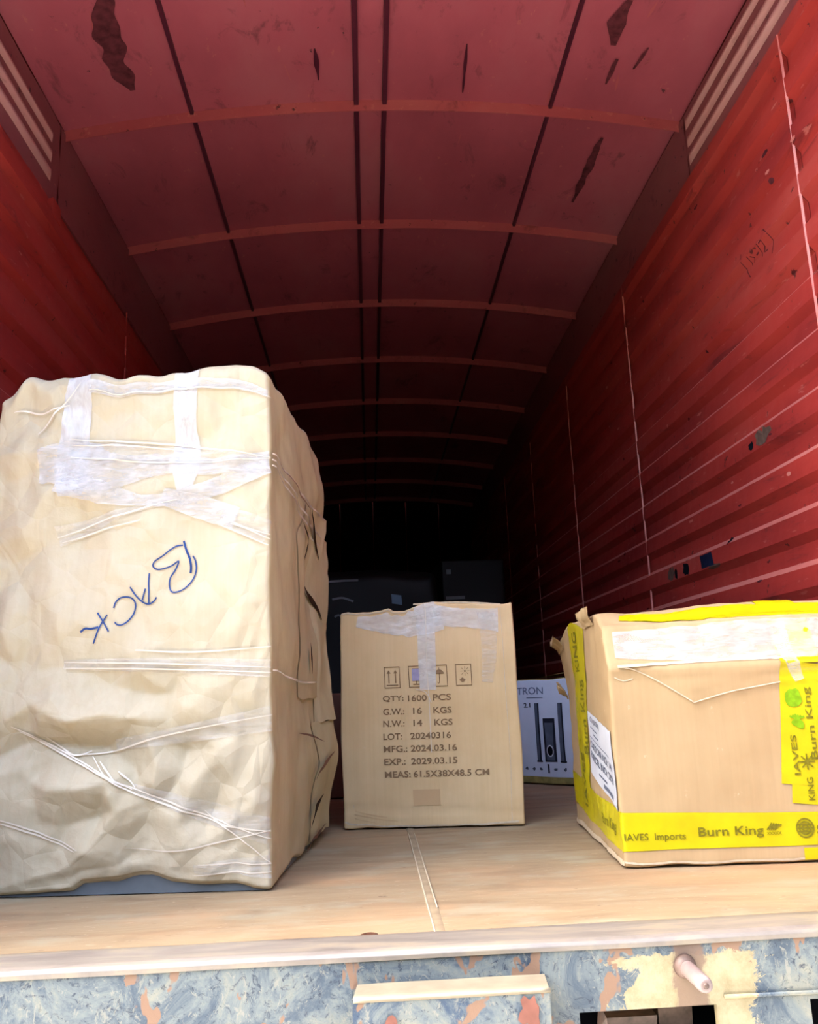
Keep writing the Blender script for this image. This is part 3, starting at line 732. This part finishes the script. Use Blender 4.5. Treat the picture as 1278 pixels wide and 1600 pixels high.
# clear tape on the front, its white sheen painted in
TM = M['clear_tape']; TV_ = M['clear_tape_v']
pk.strip('packing_tape', 'f', [(.186, 1.062), (.183, 1.0), (.180, .93), (.176, .86), (.178, .80)], .06, TV_, .002, .0012, nacross=8, seed=1, rag=.08, widths=[.05, .062, .06, .075, .05])
pk.strip('packing_tape', 'f', [(.421, 1.062), (.419, .97), (.424, .88), (.421, .80)], .045, TV_, .0025, .0012, nacross=8, seed=2, rag=.08, widths=[.055, .05, .045, .06, .03])
pk.strip('packing_tape', 'f', [(.205, 1.033), (.415, 1.031), (.596, 1.012)], .022, TM, .003, .0012, seed=3, widths=[.03, .024, .016])
pk.strip('packing_tape', 'f', [(.105, .868), (.18, .872), (.26, .850), (.35, .86), (.47, .852), (.598, .858)], .05, TM, .0035, .002, seed=4, nacross=10, rag=.2, widths=[.075, .11, .06, .04, .035, .05])
pk.strip('packing_tape', 'f', [(.17, .900), (.30, .892), (.44, .878), (.590, .858)], .03, M['film'], .0045, .002, seed=5, nacross=8, widths=[.04, .035, .03, .02])
pk.strip('packing_tape', 'f', [(.150, .838), (.24, .806), (.33, .784), (.41, .785), (.50, .812), (.595, .856)], .035, TM, .004, .002, seed=6, nacross=8, rag=.1, widths=[.06, .05, .022, .035, .04, .045])
pk.strip('packing_tape', 'f', [(.375, .790), (.45, .765), (.53, .735)], .048, TM, .005, .0012, seed=7, nacross=8, rag=.05, widths=[.035, .05, .05])
pk.strip('stretch_film', 'f', [(.50, .745), (.56, .72), (.596, .705)], .045, M['film'], .0045, .002, seed=8, nacross=8, widths=[.04, .05, .05])
pk.strip('stretch_film', 'f', [(.150, .715), (.22, .735), (.30, .762), (.40, .778)], .02, M['film'], .004, .0015, seed=9, nacross=6, widths=[.045, .03, .014, .010])
pk.strip('stretch_film', 'f', [(.178, .447), (.384, .438), (.598, .424)], .03, M['film'], .004, .0015, seed=10, nacross=6, widths=[.018, .03, .035])
pk.strip('stretch_film', 'f', [(.29, .285), (.42, .30), (.598, .325)], .03, M['film'], .004, .002, seed=11, nacross=6, widths=[.02, .035, .05])
pk.strip('stretch_film', 'f', [(.33, .205), (.45, .16), (.598, .110)], .03, M['film'], .004, .002, seed=12, nacross=6, widths=[.01, .04, .05])
pk.strip('stretch_film', 'f', [(.45, .035), (.598, .045)], .03, M['film'], .004, .002, seed=13, nacross=6, widths=[.02, .045])
0 and pk.strip('stretch_film', 'f', [(.54, .985), (.56, .80), (.575, .55), (.57, .15)], .05, M['film'], .003, .002, seed=14, nacross=6, widths=[.05, .06, .05, .06])
creases = [[(.081, .328), (.19, .272), (.31, .211)], [(.095, .318), (.20, .262), (.33, .200)], [(.31, .211), (.45, .155), (.599, .096)], [(.203, .269), (.28, .272), (.373, .296), (.48, .315), (.6, .332)],
 [(.15, .305), (.203, .269), (.24, .275)], [(.051, .155), (.13, .128), (.224, .089)], [(.045, .150), (.13, .122), (.218, .086)], [(.243, .265), (.28, .225), (.33, .195), (.42, .160), (.511, .123), (.598, .051)], [(.314, .09), (.40, .078), (.50, .095), (.599, .112)],
 [(.26, .255), (.30, .215), (.31, .211)], [(.30, .235), (.325, .215), (.335, .203)], [(.18, .452), (.384, .441), (.599, .426)], [(.182, .440), (.384, .430), (.599, .416)], [(.33, .470), (.45, .462), (.598, .468)],
 [(.15, .712), (.26, .748), (.405, .782)], [(.16, .702), (.25, .725), (.33, .74)], [(.21, 1.025), (.415, 1.022), (.604, 1.005)], [(.10, .94), (.17, 1.02), (.19, 1.045)], [(.04, 1.0), (.10, .985), (.165, 1.0)],
 [(.175, .925), (.403, .902), (.60, .868)], [(.175, .885), (.403, .862), (.60, .866)], [(.175, .912), (.30, .905), (.42, .888)], [(.51, .735), (.599, .690)], [(.52, .725), (.598, .700)], [(.50, .722), (.595, .678)], [(.45, .02), (.599, .035)], [(.46, .045), (.599, .05)], [(.47, .155), (.50, .13), (.54, .12), (.6, .11)]]
for i, c in enumerate(creases):
    pk.strip('film_crease', 'f', c, .003, M['film_line'], .0055, widths=[.0012, .0034, .0026, .0014], nacross=2, seed=i)
# handwriting
SB = {'b1': [(.42, .693), (.426, .673), (.433, .655), (.435, .639), (.434, .625)],
 'b2': [(.419, .684), (.403, .681), (.379, .664), (.361, .652), (.357, .642), (.366, .635), (.382, .636), (.397, .641), (.411, .65), (.404, .632), (.394, .617), (.391, .602), (.395, .589), (.405, .586), (.422, .592), (.438, .61), (.445, .632), (.444, .65), (.439, .661)],
 'a1': [(.349, .628), (.348, .608), (.35, .586), (.349, .564)], 'a2': [(.311, .6), (.322, .583), (.336, .569), (.349, .564), (.36, .569), (.366, .577)], 'a3': [(.342, .596), (.339, .584), (.336, .572)],
 'c': [(.279, .558), (.282, .569), (.291, .578), (.305, .58), (.317, .575), (.322, .563), (.318, .546), (.308, .531), (.297, .523), (.287, .524), (.282, .529)],
 'k1': [(.245, .55), (.256, .533), (.27, .51)], 'k2': [(.265, .545), (.255, .529), (.247, .509), (.239, .487)], 'k3': [(.212, .511), (.222, .518), (.235, .517), (.249, .52)]}
w = MB()
for k, s_ in SB.items():
    stroke(w, lambda a, b: pk.M('f', a, b, .0022), dense(s_, .002), .0042 if k in ('b1', 'k3') else .0030)
o = w.build('handwriting', M['marker'], pk.root); o['label'] = 'BACK written in blue marker, running upside down'

# ============ tan carton in the middle
TOPC = [(0, -.004), (.02, .0), (.04, -.004), (.12, -.002), (.142, .006), (.155, -.004), (.19, -.006), (.21, .004), (.235, .012), (.262, .018), (.30, .014), (.40, .006), (.47, .002), (.498, .006)]
def cen_disp(x, y, z):
    W, H = .498, .60
    q = math.sin(math.pi*min(max(x/W, 0), 1))*math.sin(math.pi*min(max(z/H, 0), 1))
    f_ = 1-sm(y/.1)
    dy = -f_*(.008*q+.003*nz(x*5, z*5, 7)+.0012*nz(x*24, z*14, 2))
    dy += f_*.004*math.exp(-((x-.028)/.006)**2)*.6+f_*.003*math.exp(-((z-.035-.02*(1-x/W))/.005)**2)
    ft = sm((z-.52)/.08); dz = ft*(lerp(TOPC, x)*(1-sm(y/.16))+.003*nz(x*30, y*12, 2))
    dy += ft*f_*(-.004*nz(x*18, 3, z*9))
    fb = 1-sm(z/.05); dz += fb*(.006*(1-sm((x-.05)/.1))*0+.0025*nz(x*22, y*8, 9)+.0025)
    dx = (sm(x/W)-.5)*.012*math.sin(math.pi*z/H)*.6+.003*nz(z*6, 1, x*3)
    dx += (x/W-.5)*.012*(z/H)*-.3
    return (dx, dy, dz)
cb = Carton('cardboard_box', 'upright tan cardboard box in the centre printed with handling symbols and weights', 'box', (-.083, 2.52, 0), -8, .498, .38, .60, .0055, cen_disp)
cb.body('carton_body', M['card_tan'], .011)
Cf = lambda a, b: cb.M('f', a, b, .0014)
w = MB()
rows = [('QTY:', .341, [('1600', .19, .243), ('PCS', .260, .311)]), ('G.W.:', .306, [('16', .203, .228), ('KGS', .260, .311)]), ('N.W.:', .273, [('14', .203, .228), ('KGS', .261, .312)]), ('LOT:', .238, [('20240316', .194, .306)]),
        ('MFG.:', .2045, [('2024.03.16', .194, .321)]), ('EXP.:', .170, [('2029.03.15', .194, .321)]), ('MEAS:', .136, [('61.5X38X48.5 CM', .199, .406)])]
W0 = {'QTY:': .178, 'G.W.:': .179, 'N.W.:': .179, 'LOT:': .171, 'MFG.:': .185, 'EXP.:': .179, 'MEAS:': .191}
for a, z, cols in rows:
    text_on(w, Cf, a, .1195, W0[a], z-.001, z+.0165, .018)
    for tx, x0, x1 in cols: text_on(w, Cf, tx, x0, x1, z-.001, z+.0165, .018)
w.build('printed_text', M['print'], cb.root)
ic = [(.126, .171), (.195, .239), (.260, .305), (.328, .373)]
for k, (a, b) in enumerate(ic):
    w = MB(); z0, z1 = .378, .438; c = (a+b)/2
    rect(w, Cf, a, b, z0, z1, .0022)
    if k == 0:      # this way up
        for dx in (-.0095, .0095):
            rect(w, Cf, c+dx-.0016, c+dx+.0016, .392, .421)
            i0 = w.vert(Cf(c+dx-.0055, .419)); i1 = w.vert(Cf(c+dx+.0055, .419)); i2 = w.vert(Cf(c+dx, .429)); w.face((i0, i1, i2))
        rect(w, Cf, a+.006, b-.006, .385, .3875)
    elif k == 1:    # fragile glass
        i = [w.vert(Cf(c+p, q)) for p, q in ((-.011, .431), (.011, .431), (.010, .414), (.003, .406), (-.003, .406), (-.010, .414))]; w.face(i[::-1])
        rect(w, Cf, c-.0014, c+.0014, .388, .406); rect(w, Cf, c-.010, c+.010, .385, .388)
    elif k == 2:    # umbrella
        pts = [(c-.013*math.cos(t_*math.pi/10), .413+.012*math.sin(t_*math.pi/10)) for t_ in range(11)]
        ctr = w.vert(Cf(c, .413)); pi_ = [w.vert(Cf(*p)) for p in pts]
        for u_, v_ in zip(pi_, pi_[1:]): w.face((ctr, v_, u_))
        rect(w, Cf, c-.001, c+.001, .390, .430)
        stroke(w, Cf, dense([(c, .391), (c-.003, .387), (c-.006, .391)], .002), .0016)
    else:           # keep from sun
        for t_ in range(8):
            an = t_*math.pi/4; stroke(w, Cf, [(c+.004+.006*math.cos(an), .418+.006*math.sin(an)), (c+.004+.013*math.cos(an), .418+.013*math.sin(an))], .0014)
        blot(w, Cf, c+.004, .418, .003, .003, 8, 0, 0)
        i = [w.vert(Cf(c-.004+p, q)) for p, q in ((-.009, .394), (0, .387), (.009, .394), (0, .401))]; w.face(i)
    w.build('handling_symbol', M['print'], cb.root)
cb.poly('sticker', 'f', lambda a, b: (.205+.022*a, .396+.034*b), 4, 4, M['lilac'], .0017)
cb.poly('card_patch', 'f', lambda a, b: (.195+.075*a, .060+.042*b), 8, 5, M['patch_tan'], .0012)
# clear tape on the centre box
cb.strip('clear_tape', 'f', [(.05, .572), (.13, .560), (.20, .555), (.30, .56)], .05, M['clear_tape_c'], .002, .0012, nacross=8, seed=21, rag=.3, widths=[.03, .055, .07, .05])
cb.strip('clear_tape', 'f', [(.246, .598), (.250, .52), (.250, .44), (.248, .37)], .05, M['clear_tape_c'], .0022, .0012, nacross=8, seed=22, widths=[.06, .05, .05, .045])
cb.strip('clear_tape', 'f', [(.27, .568), (.36, .562), (.455, .556)], .05, M['clear_tape_c'], .0024, .0009, nacross=8, seed=23, rag=.2, widths=[.05, .045, .065])
cb.strip('clear_tape', 'f', [(.425, .58), (.425, .48), (.421, .43), (.415, .385)], .045, M['film'], .0026, .001, nacross=8, seed=24, rag=.15, widths=[.06, .045, .04, .03])
cb.strip('clear_tape', 't', [(.246, .01), (.25, .2), (.25, .37)], .05, M['film'], .002, .0008, nacross=6, seed=25)
cb.strip('tape_crease', 'f', [(.249, .598), (.250, .50), (.249, .40), (.251, .20)], .0022, M['film_line'], .0030, nacross=2)
cb.strip('tape_crease', 'f', [(.215, .372), (.238, .366), (.250, .350), (.255, .335)], .0022, M['film_line'], .0028, nacross=2)
# lifted top flap and torn lower edge
w = MB()
w.grid(lambda u, v: (.215+.25*u, .002+.10*v, .6145+.006*math.sin(u*3.1)-.012*u+.010*v+.0015*nz(u*9, v*4, 2)), 20, 5)
w.grid(lambda u, v: (.215+.25*u, .002, .6105+.004*v+.006*math.sin(u*3.1)-.012*u+.0015*nz(u*9, 0, 2)), 20, 1)
w.build('top_flap', M['card_edge'], cb.root, True)
cb.strip('torn_edge', 'f', [(.004, .020), (.03, .012), (.12, .006), (.25, .004), (.38, .005), (.482, .010)], .004, M['card_edge'], .0016, nacross=2, widths=[.006, .003, .005, .003, .005, .006], rag=.5, seed=3)
cb.strip('torn_edge', 'f', [(.004, .596), (.10, .595), (.16, .594), (.22, .595)], .003, M['card_edge'], .0016, nacross=2, rag=.6, seed=5)
for i, x in enumerate((.028, .464)):
    cb.strip('score_line', 'f', [(x, .01), (x+.001, .3), (x-.001, .59)], .0018, M['card_edge'], .0010, nacross=2, seed=i)
for i, (a, b, c, d) in enumerate(((.03, .040, .15, .018), (.03, .030, .09, .014), (.03, .05, .12, .03))):
    cb.strip('score_line', 'f', [(a, b), ((a+c)/2, (b+d)/2-.002), (c, d)], 0.0012, M['patch_tan'], .0010, nacross=2, seed=i)

# ============ carton with yellow tape at the right
CR = [(.005, .402), (.05, .398), (.10, .37), (.17, .322), (.25, .342), (.358, .358), (.46, .366), (.60, .37)]
def rig_disp(x, y, z):
    W, Dp, H = .62, .60, .49
    f_ = 1-sm(y/.12)
    lean = .50*max(0, z-.400)
    dy = f_*lean - f_*.010*math.exp(-((z-.398-.003*nz(x*9, 0, 0))/.010)**2)*.7
    q = math.sin(math.pi*min(max(x/W, 0), 1))*math.sin(math.pi*min(max(z/.40, 0), 1)) if z < .4 else 0
    dy -= f_*(.006*q+.003*nz(x*4, z*5, 17)+.0012*nz(x*20, z*16, 3))
    zc = lerp(CR, x); dy -= f_*.0035*math.exp(-((z-zc)/.0045)**2)*sm((x-.02)/.08)
    dy -= f_*.004*sm((z-zc)/.03)*(1 if z < .4 else 0)
    dy -= f_*.003*nz(x*26, z*40, 7)*sm((z-.39)/.03)
    ft = sm((z-.40)/.09)
    dz = ft*(.034*sm((y-.0)/.15)*(1-sm((y-.40)/.2))+.006*nz(x*6, y*6, 3)+.004*nz(x*22, y*16, 3))
    dz += ft*.014*sm((x-.05)/.3)
    fl_ = 1-sm(x/.1)
    dx = fl_*(-.014*sm((z-.30)/.2)*sm((y-.2)/.3)+.006*nz(y*6, z*7, 4)+.002*nz(y*25, z*25, 4))
    fb = 1-sm(z/.05); dz += fb*(.002+.003*nz(x*14, y*14, 9)+.010*fl_*sm((y-.1)/.2)*0)
    return (dx, dy, dz)
rb = Carton('taped_carton', 'battered cardboard carton bound with yellow printed tape at the right', 'box', (.503, 1.84, 0), -4.5, .62, .60, .49, .007, rig_disp)
rb.body('carton_body', M['card_pink'], .011)
Y_ = M['yellow']
rb.strip('yellow_tape', 'f', [(.0, .070), (.15, .069), (.3, .066), (.45, .065), (.617, .064)], .072, Y_, .0016, .0005, nacross=6, seed=31, widths=[.076, .068, .064, .064], label='yellow tape along the foot of the front')
rb.strip('yellow_tape', 'l', [(.0, .070), (.10, .074), (.25, .078), (.42, .088), (.56, .10), (.597, .10)], .08, Y_, .0014, .0010, nacross=6, seed=32, rag=.05)
rb.strip('yellow_tape', 'l', [(.34, .485), (.355, .40), (.385, .28), (.40, .15), (.415, .05)], .16, Y_, .0018, .0012, nacross=8, seed=33, rag=.05, widths=[.18, .17, .15, .14, .13])
rb.strip('yellow_tape', 'f', [(.402, .395), (.390, .28), (.376, .150)], .088, Y_, .0020, .0006, nacross=8, seed=34, label='yellow tape hanging down the front')
rb.strip('yellow_tape', 'f', [(.392, .150), (.388, .112)], .078, Y_, .0019, 0, nacross=6, seed=35)
rb.strip('yellow_tape', 'f', [(.390, .028), (.390, .004)], .055, Y_, .0020, 0, nacross=6, seed=36)
rb.strip('yellow_tape', 'f', [(.400, .475), (.402, .395)], .085, Y_, .0018, .0006, nacross=8, seed=37)
rb.strip('yellow_tape', 't', [(.05, .075), (.15, .06), (.35, .045), (.616, .045)], .10, Y_, .0016, .001, nacross=8, seed=38, widths=[.05, .10, .11, .10], rag=.15, label='yellow tape over the top front edge')
rb.strip('yellow_tape', 't', [(.404, .02), (.404, .3), (.404, .59)], .085, Y_, .0022, .0006, nacross=6, seed=39)
rb.strip('clear_tape', 'f', [(.02, .447), (.15, .444), (.30, .443), (.45, .443), (.615, .443)], .07, M['clear_tape'], .0028, .0012, nacross=10, seed=41, rag=.06, widths=[.055, .07, .074, .07, .07], label='frosted clear tape along the upper front')
rb.strip('clear_tape', 'f', [(.372, .47), (.380, .41), (.395, .36)], .035, M['clear_tape'], .0034, .001, nacross=6, seed=42, rag=.15, widths=[.04, .03, .02])
rb.strip('torn_edge', 'f', [(.02, .402), (.12, .405), (.25, .408), (.36, .408)], .006, M['card_edge'], .0022, nacross=2, rag=.4, seed=4)
rb.strip('fold_crease', 'f', [(.02, .40), (.05, .395), (.10, .37), (.17, .324)], .0026, M['card_edge'], .0014, nacross=2)
rb.strip('fold_crease', 'f', [(.17, .322), (.25, .342), (.355, .358)], .0024, M['card_edge'], .0014, nacross=2)
rb.strip('fold_crease', 'f', [(.012, .380), (.03, .372), (.05, .376)], .0024, M['card_edge'], .0014, nacross=2)
rb.strip('torn_edge', 'f', [(.0, .010), (.10, .006), (.3, .006), (.6, .005)], .004, M['card_edge'], .0016, nacross=2, rag=.5, seed=8)
rb.strip('torn_edge', 'l', [(.0, .008), (.12, .012), (.30, .010), (.45, .014), (.597, .012)], .012, M['card_edge'], .0022, .001, nacross=3, rag=.6, seed=9)
# ragged flap corners at the top left
for i, (u, z, du, dz_) in enumerate(((.50, .455, .10, .035), (.57, .33, .035, .05), (.12, .470, .11, .03))):
    w = MB()
    def g(a, b, u=u, z=z, du=du, dz_=dz_, i=i):
        p = rb.M('l', min(u+du*a, .599), z+dz_*b*(.7+.6*nz(a*6, i, 2)), .004+.022*b*b+.004*nz(a*9, b*5, i)); return p
    w.grid(g, 14, 6); w.build('ragged_flap', M['card_pink'], rb.root, True)
Rf = lambda a, b: rb.M('f', a, b, .0032)
w = MB()
text_on(w, Rf, 'IAVES  Imports', .004, .128, .049, .067, .01); w.build('tape_print', M['print_dark'], rb.root); w = MB()
text_on(w, Rf, 'Burn King', .154, .285, .052, .075, .014)
w.build('tape_print', M['print_dark'], rb.root)
w = MB()
for k in range(5):
    stroke(w, Rf, dense([(.292+.004*k, .066), (.298+.004*k, .072), (.303+.005*k, .079-.001*k)], .003), .0032)
text_on(w, Rf, 'XXXXX', .291, .321, .056, .062, .01)
w.build('leaf_emblem', M['print_dark'], rb.root)
w = MB()
for rr in (.018, .012, .006):
    stroke(w, Rf, [(.369+rr*.95*math.cos(t_*math.pi/10), .067+rr*math.sin(t_*math.pi/10)) for t_ in range(21)], .003)
for k in (-1, 0, 1): stroke(w, Rf, [(.353, .067+.007*k), (.385, .067+.007*k)], .0024)
text_on(w, Rf, 'S', .392, .402, .054, .072, .02)
w.build('globe_emblem', M['print_dark'], rb.root)
Rt = lambda a, b: rb.M('f', a, b, .0036)
for tx, a0, a1, b0, b1 in (('Burn King', .416, .398, .200, .345), ('IAVES', .372, .360, .17, .25), ('KING', .396, .383, .120, .165)):
    w = MB(); text_on(w, Rt, tx, a0, a1, b0, b1, .012, False, True); w.build('tape_print', M['print_dark'], rb.root)
w = MB(); blot(w, Rt, .378, .325, .017, .020, 16, 3, .15)
for k in range(6): stroke(w, Rt, dense([(.388, .262), (.380-.004*k+.008, .275), (.364+.006*k, .292-.002*abs(k-2))], .004), .004)
w.build('leaf_emblem', M['green_ink'], rb.root)
w = MB()
for k in range(4):
    an = k*math.pi/4; stroke(w, Rt, [(.388-.016*math.cos(an), .196-.016*math.sin(an)), (.388+.016*math.cos(an), .196+.016*math.sin(an))], .003)
w.build('star_emblem', M['print_dark'], rb.root)
Rl = lambda a, b: rb.M('l', a, b, .0030)
for (a0, a1, b0, b1, tx) in ((.30, .37, .20, .38, 'Burn King'), (.385, .43, .07, .2, 'IAVES'), (.34, .39, .40, .47, 'KING')):
    w = MB(); text_on(w, Rl, tx, a0, a1, b0, b1, .012, False, True); w.build('tape_print', M['print_dark'], rb.root)
for k in range(10):
    a = rnd.uniform(.30, .44); b = rnd.uniform(.06, .42); w = MB(); stroke(w, Rl, dense([(a, b), (a+.008, b+.02), (a-.004, b+.04)], .004), .0022); w.build('tape_crease', M['print_dark'], rb.root)
w = MB(); text_on(w, Rl, 'Burn King', .19, .05, .055, .085, .012); w.build('tape_print', M['print_dark'], rb.root)
# address label on the left side, next to the corner
o = rb.poly('address_label', 'l', lambda a, b: (.012+.28*a, (.108+.055*a)+(.162-.020*a*0)*b*(1-.12*a)+.004*nz(a*9, b*9, 1)*b), 14, 10, M['white_label'], .0024, label='torn white address label with printed lines')
Rw = lambda a, b: rb.M('l', .012+.28*a, (.108+.055*a)+.162*b*(1-.12*a), .0036)
w = MB()
text_on(w, Rw, 'CONSIGNEE', .90, .45, .86, .94, .012); rect(w, Rw, .60, .90, .76, .78); rect(w, Rw, .15, .95, .60, .612)
text_on(w, Rw, 'CARTON NO: 14', .95, .10, .44, .55, .02); text_on(w, Rw, 'PARCEL NO: 208', .95, .10, .27, .38, .02)
rect(w, Rw, .35, .6, .16, .19); rect(w, Rw, .15, .45, .06, .12); rect(w, Rw, .55, .8, .68, .70)
w.build('label_print', M['label_ink'], o)

# ============ speaker carton behind
def spk_disp(x, y, z):
    f_ = 1-sm(y/.1); q = math.sin(math.pi*min(max(x/.55, 0), 1))*math.sin(math.pi*min(max(z/.4, 0), 1))
    ft = sm((z-.33)/.07); fb = 1-sm(z/.05)
    return (0, -f_*(.006*q+.002*nz(x*8, z*8, 3)), ft*(.006*nz(x*9, y*7, 2)+.022*sm((x-.26)/.08)*sm((y-.02)/.1))+fb*(.002+.003*nz(x*9, 1, 1)))
sb = Carton('speaker_carton', 'white printed carton picturing tower speakers, standing behind the yellow taped carton', 'box', (.483, 3.60, 0), -45, .55, .30, .395, .006, spk_disp)
sb.body('carton_body', None, .014, mats=[M['card_brown'], M['white_card'], M['olive']], pick=lambda f, u, v: (2 if v < .030+.012*nz(u*9, 0, 0) else 1) if f == 'f' else (0 if f != 't' else 2))
Sf = lambda a, b: sb.M('f', a, b, .0016)
w = MB(); text_on(w, Sf, 'VITRON', .105, .268, .338, .366, .012); rect(w, Sf, .19, .265, .324, .327); w.build('brand_print', M['serif_ink'], sb.root)
w = MB(); text_on(w, Sf, '2.1', .175, .206, .288, .306, .02); w.build('model_print', M['spk_dark'], sb.root)
for a, b in ((.2245, .2445), (.330, .352)):
    w = MB(); rect(w, Sf, a, b, .088, .304); w.build('tower_speaker_picture', M['spk_mid'], sb.root)
    w = MB(); S2 = lambda p, q: sb.M('f', p, q, .0022); rect(w, S2, b-.007, b-.001, .088, .304); rect(w, S2, a-.002, b+.004, .083, .089); w.build('speaker_shading', M['spk_dark'], sb.root)
w = MB(); rect(w, Sf, .260, .314, .085, .247); w.build('subwoofer_picture', M['spk_dark'], sb.root)
S2 = lambda p, q: sb.M('f', p, q, .0022)
w = MB(); i = [w.vert(S2(*p)) for p in ((.266, .230), (.306, .230), (.302, .155), (.270, .155))]; w.face(i[::-1]); i = [w.vert(S2(*p)) for p in ((.270, .155), (.302, .155), (.304, .09), (.268, .09))]; w.face(i[::-1]); w.build('subwoofer_grille', M['spk_mid'], sb.root)
w = MB(); S3 = lambda p, q: sb.M('f', p, q, .0028); blot(w, S3, .286, .125, .016, .022, 20, 0, 0); w.build('port_ring', M['white_label'], sb.root)
w = MB(); S4 = lambda p, q: sb.M('f', p, q, .0034); blot(w, S4, .286, .125, .0125, .018, 20, 0, 0); w.build('port_hole', M['hole_dark'], sb.root)
for k, x in enumerate((.172, .205, .238, .305, .345)):
    w = MB(); blot(w, Sf, x, .058, .008, .006, 8, k, .4); w.build('feature_icon', M['spk_mid'], sb.root)
w = MB(); rect(w, Sf, .268, .276, .042, .076); w.build('remote_picture', M['spk_dark'], sb.root)
w = MB(); w.grid(lambda u, v: (.24+.26*u, .02+.12*v, .402+.030*math.sin(u*3.1)*(.4+v*.6)), 14, 4); w.build('top_flap', M['olive'], sb.root, True)

# ============ small brown carton in the gap between package and centre box
def plain_disp(x, y, z): return (.003*nz(y*6, z*6, 1), -.005*nz(x*6, z*6, 4)*(1-sm(y/.1)), .004*nz(x*9, y*9, 2)*sm((z-.2)/.1)+.002*(1-sm(z/.05)))
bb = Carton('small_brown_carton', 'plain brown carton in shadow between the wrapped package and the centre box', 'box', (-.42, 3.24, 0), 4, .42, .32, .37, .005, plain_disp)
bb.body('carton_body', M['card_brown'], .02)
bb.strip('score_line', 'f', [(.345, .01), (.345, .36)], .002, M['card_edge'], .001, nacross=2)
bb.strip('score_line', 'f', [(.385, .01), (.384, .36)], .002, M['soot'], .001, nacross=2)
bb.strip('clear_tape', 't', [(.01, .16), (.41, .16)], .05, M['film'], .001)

# ============ dim cargo far inside
def far_disp(x, y, z): return (.02*nz(y*3, z*3, 1), -.03*nz(x*3, z*3, 4)*(1-sm(y/.3)), .06*nz(x*3, y*3, 2)*sm((z-.5)/.4)+.002)
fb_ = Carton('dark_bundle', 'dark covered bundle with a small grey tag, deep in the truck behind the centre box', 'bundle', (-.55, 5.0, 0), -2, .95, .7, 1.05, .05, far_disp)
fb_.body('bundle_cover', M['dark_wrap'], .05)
o = fb_.poly('tag', 'f', lambda a, b: (.680+.058*a, .865+.055*b), 3, 3, M['grey_tag'], .008, label='small pale grey tag')
for i, (a, b) in enumerate((((.32, 1.0), (.50, 1.01)), ((.34, .90), (.46, .89)), ((.35, .80), (.40, .79)))):
    fb_.strip('strap', 'f', [a, ((a[0]+b[0])/2, a[1]+.012), b], .012, M['grey_base'], .008, nacross=2)
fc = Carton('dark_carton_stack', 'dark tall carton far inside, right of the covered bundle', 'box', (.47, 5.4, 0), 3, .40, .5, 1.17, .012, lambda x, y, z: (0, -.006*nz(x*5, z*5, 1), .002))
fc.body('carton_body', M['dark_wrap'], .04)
fc.poly('label', 'f', lambda a, b: (.03+.03*a, 1.08+.03*b), 2, 2, M['grey_base'], .003)
fc.strip('tape', 'f', [(.02, .93), (.14, .932)], .02, M['grey_base'], .003, nacross=2)
